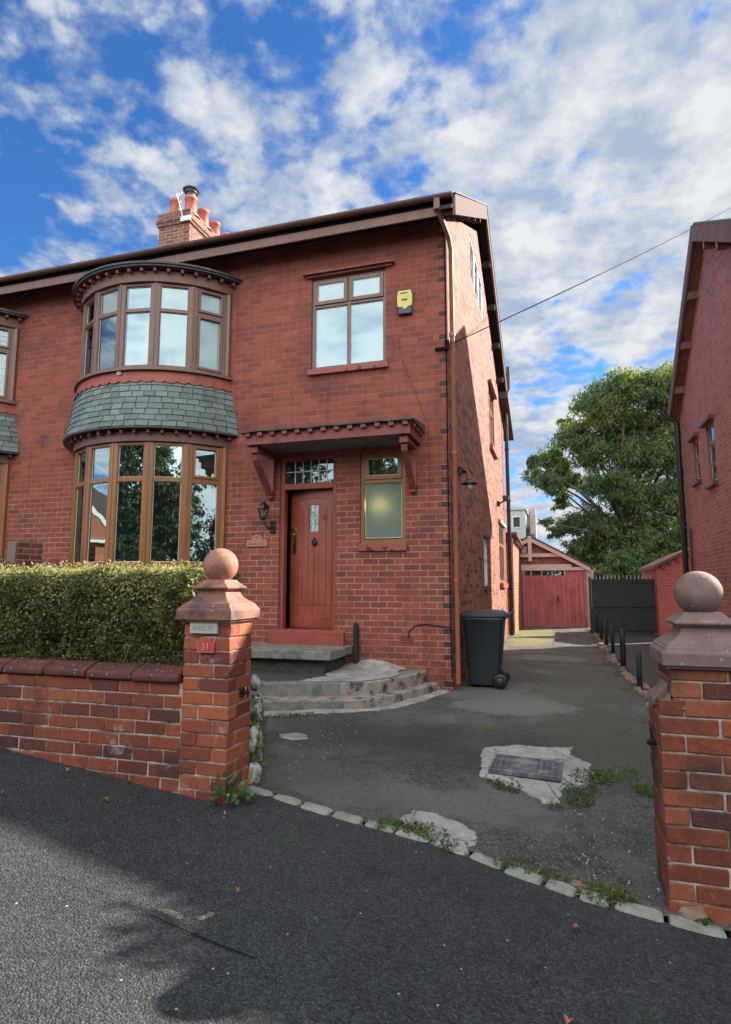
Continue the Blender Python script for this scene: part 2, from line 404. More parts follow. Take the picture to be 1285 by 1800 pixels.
M['blind'] = mat('pale_blind', (.42, .56, .60), .8, .05, 2, 0)
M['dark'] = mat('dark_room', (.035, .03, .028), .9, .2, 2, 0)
M['leadcame'] = mat('lead_came', (.66, .68, .66), .5, .05, 5, 0)
M['plank'] = mat('soffit_plank', (.16, .17, .14), .8, .35, 3, .3, 12)
M['wire'] = mat('black_cable', (.010, .009, .010), .95, .1, 5, 0, spec=.1)
M['rubble'] = mat('broken_brick', (.24, .15, .11), .9, .3, 12, .5, 40)


def add_lichen(m):
    h = NT.__new__(NT); h.t = m.node_tree; h.links = m.node_tree.links
    bs = [n for n in h.t.nodes if n.type == 'BSDF_PRINCIPLED'][0]; old = bs.inputs['Base Color'].links[0].from_socket
    P = [n for n in h.t.nodes if n.type == 'NEW_GEOMETRY'][0].outputs['Position']
    v = h.new('ShaderNodeTexVoronoi', {'Vector': P, 'Scale': 34.0}); r_ = h.new('ShaderNodeSeparateColor', {0: v.outputs['Color']}).outputs[0]
    f = h.math('MULTIPLY', h.math('LESS_THAN', h.math('ADD', v.outputs['Distance'], h.math('MULTIPLY', h.noise(P, 90, 3, .6), .25)), .36), h.math('GREATER_THAN', r_, .80))
    c_ = h.mix(h.math('MULTIPLY', f, .55), old, (.42, .38, .30))
    c_ = h.mix(h.ramp(h.noise(P, 70, 4, .7), [(.62, 0), (.70, .8)]), c_, (.05, .035, .03))
    h.links.new(c_, bs.inputs['Base Color'])
for k_ in ('terra', 'terra_ball', 'terra_grey', 'coping'): add_lichen(M[k_])


def wood_mat(name, c):
    m, h, bs, g = base_mat(name)
    mp = h.new('ShaderNodeMapping', {0: g.outputs['Position'], 3: (30, 30, 1.6)})
    n = h.noise(mp.outputs[0], 1.0, 5, .6, .8)
    col = h.ramp(n, [(.3, tuple(x * .68 for x in c)), (.55, c), (.8, tuple(x * 1.3 for x in c))])
    setb(h, bs, color=col, rough=.38, spec=.5, normal=bump(h, n, .08, .003))
    return m
M['wood'] = wood_mat('oak_effect_frame', (.28, .112, .036))
M['wood_up'] = wood_mat('brown_frame', (.17, .085, .055))


def glass_mat(name, refl=.45, tint=(.74, .90, .93), base=(.02, .028, .026), rough=.015, clear=.6):
    m = bpy.data.materials.new(name); m.use_nodes = True; h = NT(m.node_tree)
    P = h.new('ShaderNodeNewGeometry').outputs['Position']
    b = bump(h, h.noise(P, 1.6, 2, .5), .08, .02)
    gl = h.new('ShaderNodeBsdfGlossy', {0: tint, 'Roughness': rough, 'Normal': b})
    df = h.new('ShaderNodeBsdfDiffuse', {0: base}); tr = h.new('ShaderNodeBsdfTransparent', {0: (.85, .9, .88, 1)})
    m1 = h.new('ShaderNodeMixShader', {0: clear, 1: df.outputs[0], 2: tr.outputs[0]})
    lw = h.new('ShaderNodeLayerWeight', {0: .35})
    f = h.math('MULTIPLY_ADD', lw.outputs[0], 1 - refl, refl, clamp=True)
    m2 = h.new('ShaderNodeMixShader', {0: f, 1: m1.outputs[0], 2: gl.outputs[0]})
    h.links.new(m2.outputs[0], h.new('ShaderNodeOutputMaterial').inputs[0])
    return m
M['glass'] = glass_mat('window_glass', .27)
M['glass_up'] = glass_mat('upper_window_glass', .15, clear=.8)
M['glass_dark'] = glass_mat('dark_leaded_glass', .12, clear=.2)
m, h, bs, g = base_mat('frosted_glass')
setb(h, bs, color=(.30, .40, .34), rough=.85, spec=.3, normal=bump(h, h.noise(g.outputs[0], 160, 2, .5), .5, .004))
bs.inputs['Transmission Weight'].default_value = .62; bs.inputs['IOR'].default_value = 1.5
M['frost'] = m
m, h, bs, g = base_mat('lit_bulb'); bs.inputs['Emission Color'].default_value = (1, .60, .22, 1); bs.inputs['Emission Strength'].default_value = 4.5
setb(h, bs, color=(.8, .6, .3))
M['bulb'] = m


def tarmac_mat(name, c, moss=.0, grit=.5, brown=None, grain=105.0):
    m, h, bs, g = base_mat(name); P = g.outputs['Position']
    v = h.new('ShaderNodeTexVoronoi', {'Vector': P, 'Scale': grain}); vr = h.new('ShaderNodeSeparateColor', {0: v.outputs['Color']}).outputs[0]
    n1 = h.noise(P, .9, 6, .62); n2 = h.noise(P, 5, 6, .65); n3 = h.noise(P, 240, 2, .5)
    dark = tuple(x * .35 for x in c); lite = tuple(min(1, x * 2.2) for x in c)
    col = h.ramp(vr, [(0, dark), (.45, c), (.85, tuple(x * 1.5 for x in c)), (1, lite)])
    col = h.mix(h.ramp(v.outputs['Distance'], [(.3, 0), (.75, .8)]), col, dark)
    col = h.mix(h.ramp(n1, [(.35, 0), (.7, .55)]), col, h.mix(1.0, col, (1.7, 1.65, 1.55, 1), 'MULTIPLY'))
    col = h.mix(h.ramp(n2, [(.5, 0), (.72, .5)]), col, h.mix(1.0, col, (.5, .5, .5, 1), 'MULTIPLY'))
    n5 = h.noise(P, 42, 5, .75)
    if brown: col = h.mix(h.ramp(n5, [(.38, .75), (.5, 0)]), col, dark); col = h.mix(h.ramp(n5, [(.52, 0), (.66, .6)]), col, (.19, .18, .165))
    if brown: col = h.mix(h.ramp(h.noise(P, 1.5, 6, .7), [(.45, 0), (.68, .75)]), col, h.mix(h.math('MULTIPLY', vr, .7), brown, tuple(x * .35 for x in brown)))
    col = h.mix(h.ramp(h.noise(P, 1.9, 7, .72, .6), [(.56, 0), (.66, .5)]), col, dark)
    if moss: col = h.mix(h.ramp(h.noise(P, 1.1, 7, .7), [(.52, 0), (.70, moss)]), col, h.mix(vr, (.03, .045, .012), (.075, .09, .03)))
    fl = h.new('ShaderNodeTexVoronoi', {'Vector': P, 'Scale': 26.0}); fr = h.new('ShaderNodeSeparateColor', {0: fl.outputs['Color']}).outputs[1]
    speck = h.math('MULTIPLY', h.math('GREATER_THAN', fr, .93), h.math('LESS_THAN', fl.outputs['Distance'], .13))
    col = h.mix(h.math('MULTIPLY', speck, .8), col, (.45, .44, .40))
    setb(h, bs, color=col, rough=h.math('ADD', .62, h.math('MULTIPLY', vr, .25)), spec=.45)
    hh = h.math('ADD', h.math('MULTIPLY', v.outputs['Distance'], -1.0), h.math('MULTIPLY', n3, .3))
    setb(h, bs, normal=bump(h, hh, grit, .010))
    return m
M['pavement'] = tarmac_mat('pavement_tarmac', (.041, .042, .046), moss=.25, grit=.7)
M['drive'] = tarmac_mat('driveway_tarmac', (.085, .081, .074), moss=.75, grit=.9, brown=(.22, .205, .18), grain=62.0)
def add_zones(m, zones):
    h = NT.__new__(NT); h.t = m.node_tree; h.links = m.node_tree.links
    bs = [n for n in h.t.nodes if n.type == 'BSDF_PRINCIPLED'][0]; c_ = bs.inputs['Base Color'].links[0].from_socket
    P = [n for n in h.t.nodes if n.type == 'NEW_GEOMETRY'][0].outputs['Position']; sp_ = h.new('ShaderNodeSeparateXYZ', {0: P})
    nz = h.math('MULTIPLY', h.math('SUBTRACT', h.noise(P, 2.2, 8, .7), .5), 1.9); gr = h.noise(P, 60, 4, .75)
    for (cx_, cy_, rx, ry, col, amt, soft) in zones:
        dx = h.math('POWER', h.math('ABSOLUTE', h.math('MULTIPLY_ADD', sp_.outputs[0], 1 / rx, -cx_ / rx)), 2.0)
        dy = h.math('POWER', h.math('ABSOLUTE', h.math('MULTIPLY_ADD', sp_.outputs[1], 1 / ry, -cy_ / ry)), 2.0)
        f = h.ramp(h.math('ADD', h.math('ADD', dx, dy), nz), [(max(0, .62 - soft), amt), (.62 + soft * .4, 0)])
        c_ = h.mix(f, c_, h.mix(h.ramp(gr, [(.35, 0), (.65, 1)]), tuple(x * .6 for x in col), tuple(x * 1.3 for x in col)))
    h.links.new(c_, bs.inputs['Base Color'])
add_zones(M['drive'], [(-.15, 5.6, 2.0, 1.1, (.030, .031, .032), .55, .5), (-1.6, 5.6, 1.3, .8, (.034, .034, .034), .5, .5), (.35, 6.2, .7, 1.5, (.065, .075, .035), .75, .4), (-.5, 7.5, .95, .75, (.19, .175, .15), .85, .12), (-.9, 8.2, .8, .8, (.16, .15, .13), .7, .2),
    (-.6, 4.28, .75, .33, (.145, .138, .122), .85, .3), (-1.5, 4.1, .8, .25, (.125, .12, .108), .6, .3), (-.1, 12.5, .9, .7, (.20, .185, .155), .8, .15), (.3, 9.5, .8, 2.4, (.085, .09, .05), .75, .5), (-.7, 18.2, .9, 4.2, (.16, .17, .06), .95, .25), (-1.9, 6.9, .9, .25, (.12, .115, .10), .5, .3)])
M['drive2'] = tarmac_mat('mossy_driveway', (.050, .052, .045), moss=.9, grit=.6, brown=(.07, .075, .035))
M['grassground'] = mat('far_ground', (.08, .10, .035), .95, .3, 4, .4, 30)
M['soil'] = mat('garden_soil', (.05, .04, .03), .95, .3, 9, .6, 30)
M['wash'] = tarmac_mat('cement_wash', (.15, .135, .115), moss=.3, grit=.5, brown=(.27, .24, .21))
M['drivelight'] = tarmac_mat('worn_tarmac', (.125, .118, .105), moss=.3, grit=.9, brown=(.22, .19, .15), grain=62.0)
M['drivemoss'] = tarmac_mat('mossy_drive', (.075, .080, .050), moss=1.0, grit=.9, brown=(.11, .11, .06), grain=62.0)
M['mossy'] = tarmac_mat('mossy_tarmac', (.115, .115, .055), moss=.9, grit=.5, brown=(.20, .19, .10))
M['platdark'] = tarmac_mat('dark_platform', (.062, .062, .058), moss=.25, grit=.5)


def leaf_mat(name, tones, trans=.35, rough=.55, top=None):
    m = bpy.data.materials.new(name); m.use_nodes = True; h = NT(m.node_tree)
    g = h.new('ShaderNodeNewGeometry'); P = g.outputs['Position']
    f = h.math('ADD', h.math('MULTIPLY', g.outputs['Random Per Island'], .6), h.math('MULTIPLY', h.ramp(h.noise(P, .55, 4, .6), [(.3, 0), (.7, 1.0)]), .4))
    col = h.ramp(f, tones)
    if top:
        zz_ = h.new('ShaderNodeSeparateXYZ', {0: P}).outputs[2]
        f2 = h.math('MULTIPLY', h.math('MULTIPLY_ADD', zz_, 1 / (top[1] - top[0]), -top[0] / (top[1] - top[0]), clamp=True), h.ramp(h.noise(P, .8, 5, .6), [(.45, 0), (.62, .5)]))
        col = h.mix(f2, col, (.34, .30, .05))
    pr = h.new('ShaderNodeBsdfPrincipled', {'Base Color': col, 'Roughness': rough, 'Specular IOR Level': .4})
    tl = h.new('ShaderNodeBsdfTranslucent', {0: h.mix(1.0, col, (1.5, 1.6, .7, 1), 'MULTIPLY')})
    mx = h.new('ShaderNodeMixShader', {0: trans, 1: pr.outputs[0], 2: tl.outputs[0]})
    h.links.new(mx.outputs[0], h.new('ShaderNodeOutputMaterial').inputs[0])
    return m
M['leaf_tree'] = leaf_mat('tree_leaves', [(0, (.038, .080, .048)), (.35, (.075, .130, .066)), (.7, (.13, .185, .070)), (1, (.27, .26, .08))], .42, top=(6, 11.5))
M['leaf_dark'] = leaf_mat('dark_leaves', [(0, (.012, .026, .012)), (.5, (.03, .055, .018)), (1, (.07, .10, .03))], .25)
M['leaf_hedge'] = leaf_mat('hedge_leaves', [(0, (.034, .040, .015)), (.35, (.095, .105, .038)), (.7, (.20, .20, .078)), (1, (.44, .40, .20))], .28, .4)
M['leaf_sunlit_tip'] = leaf_mat('sunlit_hedge_tips', [(0, (.16, .16, .06)), (.5, (.36, .33, .15)), (1, (.62, .55, .33))], .3, .45)  # clipped growth, paled so the sunlit hedge top sits in its colour
M['leaf_weed'] = leaf_mat('weed_leaves', [(0, (.05, .065, .025)), (.4, (.09, .13, .035)), (.8, (.16, .20, .06)), (1, (.26, .25, .12))], .3)
M['leaf_ivy'] = leaf_mat('ivy_leaves', [(0, (.04, .10, .03)), (.5, (.08, .18, .05)), (1, (.20, .32, .14))], .25)
M['twigs'] = mat('hedge_twigs', (.035, .026, .016), .95, .4, 20, .6, 60)
M['deadleaf'] = mat('fallen_leaf', (.34, .13, .06), .7, .3, 30, .2, 60)

# ------------------------------------------------------------------ ground
def lerp_tab(tab, x):
    if x <= tab[0][0]: return tab[0][1]
    for (a, b), (c, d) in zip(tab, tab[1:]):
        if x <= c: return b + (d - b) * (x - a) / (c - a)
    return tab[-1][1]
ZS = [(-40, 3.2), (-8, .92), (-3.83, .375), (-2, .165), (.48, -.055), (3, -.28), (8, -.75), (40, -3.2)]
def sm(t): t = max(0, min(1, t)); return t * t * (3 - 2 * t)
def zg(x, y):
    s = lerp_tab(ZS, x)
    if y < 3.6: return s - .015 * (3.6 - y)
    d = .115 if x > -4.6 else .35
    return s + (d - s) * sm((y - 3.6) / 2.5)
YS = [(-40, 3.56), (-2.30, 3.56), (-2.12, 3.80), (-1.34, 3.67), (-.72, 3.605), (-.3, 3.46), (.06, 3.37), (.55, 3.31), (1.2, 3.3), (40, 3.3)]
ys = lambda x: lerp_tab(YS, x)

def sheet(name, mat_, xs, yfn, ny, off=0.0, nz=0.0, label=None, kind='structure', warp=None, zf=zg):
    V = []; F = []; n = len(xs)
    for j in range(ny + 1):
        for i, x in enumerate(xs):
            a, b = yfn(x); y = a + (b - a) * ((j / ny) ** (warp or 1))
            z = zf(x, y) + off + (nz * mnoise.noise(Vector((x * 1.3, y * 1.3, 2))) if nz else 0)
            V.append((x, y, z))
    for j in range(ny):
        for i in range(n - 1): F.append((j * n + i, j * n + i + 1, (j + 1) * n + i + 1, (j + 1) * n + i))
    mb = MB(); mb.add(V, F, 0, True); o = mb.build(name, mat_, fix=False)
    tag(o, label, 'ground', None, kind); return o
lin = lambda a, b, n: [a + (b - a) * i / n for i in range(n + 1)]
sheet('ground', M['grassground'], [-300, -60] + lin(-40, 40, 40) + [60, 300], lambda x: (-200, 300), 60, zf=lambda x, y: min(zg(x, y), .115) - .06 - (.55 if y < 3 or abs(x) > 12 else 0), label='grassy open ground running to the horizon beyond the houses')
sheet('pavement', M['pavement'], lin(-14, 14, 140), lambda x: (-2.2, ys(x)), 60, 0.0, .012, label='dark tarmac pavement in front of the garden wall')
sheet('road', M['pavement'], lin(-40, 40, 40), lambda x: (-12, -2.25), 10, -.12, 0, label='tarmac road behind the pavement')
sheet('driveway', M['drive'], lin(-4.7, 1.06, 110), lambda x: (ys(x) + .05, 23.0), 260, .004, .022, warp=1.6, label='patched mossy tarmac driveway beside the house')
sheet('neighbouring_driveway', M['drive2'], lin(1.10, 3.34, 16), lambda x: (ys(x) + .05, 24.0), 60, .002, .02, warp=1.5, label='mossy driveway beyond the row of posts')
sheet('garden_soil', M['soil'], lin(-12, -4.72, 20), lambda x: (3.95, 8.3), 10, .0, .03, label='soil of the front garden behind the hedge')
sheet('right_garden_soil', M['soil'], lin(3.36, 12, 12), lambda x: (3.7, 9.9), 8, .0, .03, label='soil of the garden right of the driveways')

def patch(name, pts, mat_, off=.012, nz=.022, label=None, jag=.02, rings=10, cat='patch', kind='structure', seg=.025):
    P = []
    for a, b in zip(pts, pts[1:] + pts[:1]):
        n = max(1, int(math.dist(a, b) / seg))
        L_ = max(1e-6, math.dist(a, b)); nx_, ny_ = -(b[1] - a[1]) / L_, (b[0] - a[0]) / L_
        for i in range(n):
            t = i / n; px_, py_ = a[0] + (b[0] - a[0]) * t, a[1] + (b[1] - a[1]) * t
            q = jag * 1.7 * (mnoise.noise(Vector((px_ * 9, py_ * 9, 3))) + .6 * mnoise.noise(Vector((px_ * 27, py_ * 27, 5)))) * (1 if i else .4)
            P.append([px_ + nx_ * q, py_ + ny_ * q])
    cx = sum(p[0] for p in P) / len(P); cy = sum(p[1] for p in P) / len(P); n = len(P); V = []; F = []
    for r in range(rings + 1):
        t = 1 - r / rings
        for p in P:
            x = cx + (p[0] - cx) * t; y = cy + (p[1] - cy) * t
            V.append((x, y, zg(x, y) + (off * min(1, (1 - t) * 6 + .35)) + nz * mnoise.noise(Vector((x * 1.3, y * 1.3, 2)))))
    for r in range(rings):
        for i in range(n): F.append((r * n + i, r * n + (i + 1) % n, (r + 1) * n + (i + 1) % n, (r + 1) * n + i))
    mb = MB(); mb.add(V, F, 0, True); o = mb.build(name, mat_, fix=False)
    tag(o, label, None, None, kind); return o
patch('cement_patch', [(-3.3, 5.95), (-2.88, 6.12), (-2.35, 6.40), (-2.1, 6.62), (-1.79, 6.93), (-1.58, 7.3), (-1.50, 7.75), (-1.36, 8.15), (-1.33, 8.45), (-1.6, 8.3), (-2.0, 7.7), (-2.4, 7.1), (-3.4, 6.6)], M['cement'], .02, .022, 'pale cement skirt around the foot of the curved steps')
patch('cement_patch', [(-2.45, 5.31), (-2.33, 5.42), (-2.21, 5.35), (-2.16, 5.25), (-2.27, 5.14), (-2.42, 5.2)], M['cement'], .018, .022, 'small round cement patch left of the driveway middle')
patch('cement_patch', [(-.66, 5.54), (-.46, 5.66), (-.32, 5.72), (-.08, 5.70), (.10, 5.78), (.06, 5.55), (.22, 5.36), (.22, 5.05), (.14, 4.86), (.0, 4.80), (-.04, 4.52), (-.14, 4.48), (-.23, 4.62), (-.36, 4.72), (-.58, 4.80), (-.60, 5.1)], M['cement'], .016, .022, 'cracked cement surround of the inspection cover')
patch('cement_patch', [(-.97, 3.86), (-.93, 4.02), (-.80, 4.03), (-.65, 3.96), (-.50, 3.85), (-.49, 3.70), (-.54, 3.56), (-.64, 3.55), (-.75, 3.68), (-.9, 3.75)], M['cement'], .018, .022, 'rough pale cement patch beside the kerb stones')

patch('pale_smear', [(-1.69, 2.41), (-1.66, 2.43), (-1.625, 2.44), (-1.58, 2.435), (-1.56, 2.42), (-1.545, 2.40), (-1.57, 2.385), (-1.61, 2.39), (-1.64, 2.395), (-1.67, 2.40)], M['wash'], .004, .012, 'pale smear on the tarmac pavement', jag=.008, seg=.006)
patch('pale_smear', [(-1.505, 2.43), (-1.485, 2.46), (-1.47, 2.50), (-1.455, 2.50), (-1.45, 2.48), (-1.465, 2.45), (-1.485, 2.42)], M['wash'], .004, .012, 'second tiny pale smear on the tarmac pavement', jag=.006, seg=.006)
mb = MB(); V = []; A0 = [(-2.24, 2.42), (-1.83, 2.386), (-1.56, 2.34), (-1.34, 2.315), (-1.16, 2.30)]
for k, (x, y) in enumerate(A0):
    wdt = .0025 * (1 - abs(k - 2) / 3) + .001
    for d_ in (-1, 1): V.append((x, y + d_ * wdt + random.uniform(-.003, .003), zg(x, y) + .007 + .012 * mnoise.noise(Vector((x * 1.3, y * 1.3, 2)))))
mb.add(V, [(2 * k, 2 * k + 2, 2 * k + 3, 2 * k + 1) for k in range(len(A0) - 1)]); o = mb.build('tar_joint', M['wire']); tag(o, 'dark tarred joint across the pavement', None, None, 'structure')
# kerb setts across the gateway
g_ = 'stone setts edging the driveway'
SX = [-2.06, -1.80, -1.585, -1.36, -1.15, -.945, -.725, -.505, -.31, -.11, .05, .205, .44, .70, .93, 1.2]
ordw = ['first', 'second', 'third', 'fourth', 'fifth', 'sixth', 'seventh', 'eighth', 'ninth', 'tenth', 'eleventh', 'twelfth', 'thirteenth', 'fourteenth', 'fifteenth']
for i, (a, b) in enumerate(zip(SX, SX[1:])):
    a += random.uniform(.008, .02); b -= random.uniform(.008, .016)
    pa = Vector((a, ys(a) + .03, zg(a, ys(a)))); pb = Vector((b, ys(b) + .03, zg(b, ys(b))))
    d = (pb - pa); L = d.length; ang = math.atan2(d.y, d.x); sl_ = d.z / L
    To = (lambda pa, ang, sl_: (lambda u, ww, v: pa + Vector((math.cos(ang) * u - math.sin(ang) * ww, math.sin(ang) * u + math.cos(ang) * ww, v + sl_ * u))))(pa, ang, sl_)
    mb = MB(); wd = random.uniform(.042, .055)
    n = 8; V = []; F = []
    for r, (ins, zt) in enumerate(((0, -.08), (0, .002), (.008, .013), (.024, .018))):
        for (sx, sy, ex, ey) in ((0, -1, L, -1), (0, 1, L, 1)):
            for k in range(n + 1):
                t = k / n if sy < 0 else 1 - k / n
                u = ins + (L - 2 * ins) * t; ee = .012 * (1 if k in (0, n) else 0)
                V.append(To(u, sy * (wd - ins - ee) + .006 * mnoise.noise(Vector((u * 12 + i, sy * 3, 0))), zt + (.006 * mnoise.noise(Vector((u * 15, i, sy))) if r > 1 else 0)))
    m_ = 2 * (n + 1)
    for r in range(3):
        for k in range(m_): F.append((r * m_ + k, r * m_ + (k + 1) % m_, (r + 1) * m_ + (k + 1) % m_, (r + 1) * m_ + k))
    F.append([3 * m_ + k for k in range(m_)])
    mb.add(V, F, 0, False)
    o = mb.build('kerb_sett', M['sett']); rebase(o, pa)
    tag(o, '%s pale stone kerb sett counting right from the left gate pier' % ordw[i], 'kerb stone', g_)

# ------------------------------------------------------------------ house shell helpers
def wall_holes(mb, T, u0, u1, z0, z1, holes, thick=.12, mi=0, topfn=None):
    """wall skin with rectangular openings and their reveals"""
    us = sorted({u0, u1} | {a for hh in holes for a in hh[:2]}); zs = sorted({z0, z1} | {a for hh in holes for a in hh[2:4]})
    for a, b in zip(us, us[1:]):
        for c, d in zip(zs, zs[1:]):
            mu, mz = (a + b) / 2, (c + d) / 2
            if any(hh[0] < mu < hh[1] and hh[2] < mz < hh[3] for hh in holes): continue
            mb.add([T(a, 0, c), T(b, 0, c), T(b, 0, d), T(a, 0, d)], [(0, 1, 2, 3)], mi)
    for hh in holes:
        a, b, c, d = hh[:4]; t = hh[4] if len(hh) > 4 else thick
        for (p, q) in (((a, c), (a, d)), ((a, d), (b, d)), ((b, d), (b, c)), ((b, c), (a, c))):
            mb.add([T(p[0], 0, p[1]), T(q[0], 0, q[1]), T(q[0], -t, q[1]), T(p[0], -t, p[1])], [(0, 1, 2, 3)], mi)


def window(parent, T, u0, u1, z0, z1, cells, w0=-.10, w1=-.03, fr=.055, mat_='wood', glass='glass', label=None, came=None, blind=None):
    """cells: list of (ua, ub, za, zb, sash) in the window's own units; builds frame > panes"""
    mb = MB()
    mb.box(u0, u0 + fr, w0, w1, z0, z1, T); mb.box(u1 - fr, u1, w0, w1, z0, z1, T)
    mb.box(u0 + fr, u1 - fr, w0, w1, z0, z0 + fr, T); mb.box(u0 + fr, u1 - fr, w0, w1, z1 - fr, z1, T)
    # bars between cells
    us = sorted({round(c[0], 4) for c in cells} | {round(c[1], 4) for c in cells})
    done = set()
    for c in cells:
        for d in cells:
            if abs(c[2] - d[3]) < .12 and c[2] > d[3] and not (c[1] <= d[0] or d[1] <= c[0]):
                k = ('h', round(d[3], 3), round(c[2], 3))
                if k not in done: done.add(k); mb.box(u0 + fr, u1 - fr, w0, w1 - .002, d[3], c[2], T)
    for c in cells:
        for d in cells:
            if abs(c[0] - d[1]) < .12 and c[0] > d[1] and abs(c[2] - d[2]) < .01:
                k = ('v', round(d[1], 3), round(c[2], 3))
                if k not in done: done.add(k); mb.box(d[1], c[0], w0, w1 - .004, c[2], c[3], T)
    for c in cells:
        if c[4]:      # opening sash, proud of the frame
            s_ = .045; e = .012
            a, b, p, q = c[0] - e, c[1] + e, c[2] - e, c[3] + e; s_ = .057
            mb.box(a, a + s_, w1 + .002, w1 + .02, p, q, T); mb.box(b - s_, b, w1 + .002, w1 + .02, p, q, T)
            mb.box(a + s_, b - s_, w1 + .002, w1 + .02, p, p + s_, T); mb.box(a + s_, b - s_, w1 + .002, w1 + .02, q - s_, q, T)
    f = mb.build('window', M[mat_], parent, label=label, bevel=.004)
    for c in cells:
        g = MB(); wg = (w0 + w1) / 2
        gw_ = wg if not c[4] else w1 - .004
        g.box(c[0], c[1], gw_ - .006, gw_ + .006, c[2], c[3], T)
        g.build('pane', M[c[5] if len(c) > 5 else glass], f)
        s_ = .0455 if c[4] else 0        # pale spacer bead
        bd = MB(); e = .006; a, b, p, q = c[0] + s_, c[1] - s_, c[2] + s_, c[3] - s_; ws = (w1 + .003) if c[4] else wg + .0065
        bd.box(a, a + e, ws, ws + .004, p, q, T); bd.box(b - e, b, ws, ws + .004, p, q, T)
        bd.box(a + e, b - e, ws, ws + .004, p, p + e, T); bd.box(a + e, b - e, ws, ws + .004, q - e, q, T)
        if came:
            n_u, n_v = came
            for i in range(1, n_u):
                uu = c[0] + (c[1] - c[0]) * i / n_u; bd.box(uu - .004, uu + .004, wg + .0065, wg + .011, c[2] + e, c[3] - e, T)
            for i in range(1, n_v):
                vv = c[2] + (c[3] - c[2]) * i / n_v; bd.box(c[0] + e, c[1] - e, wg + .0115, wg + .015, vv - .004, vv + .004, T)
        bd.build('glazing_bead', M['white'], f)
    if blind:
        bl = MB(); bl.box(u0 + .03, u1 - .03, w0 - .16, w0 - .15, z0 + .02, z1 - .02, T); bl.build('blind', M[blind], f)
    return f


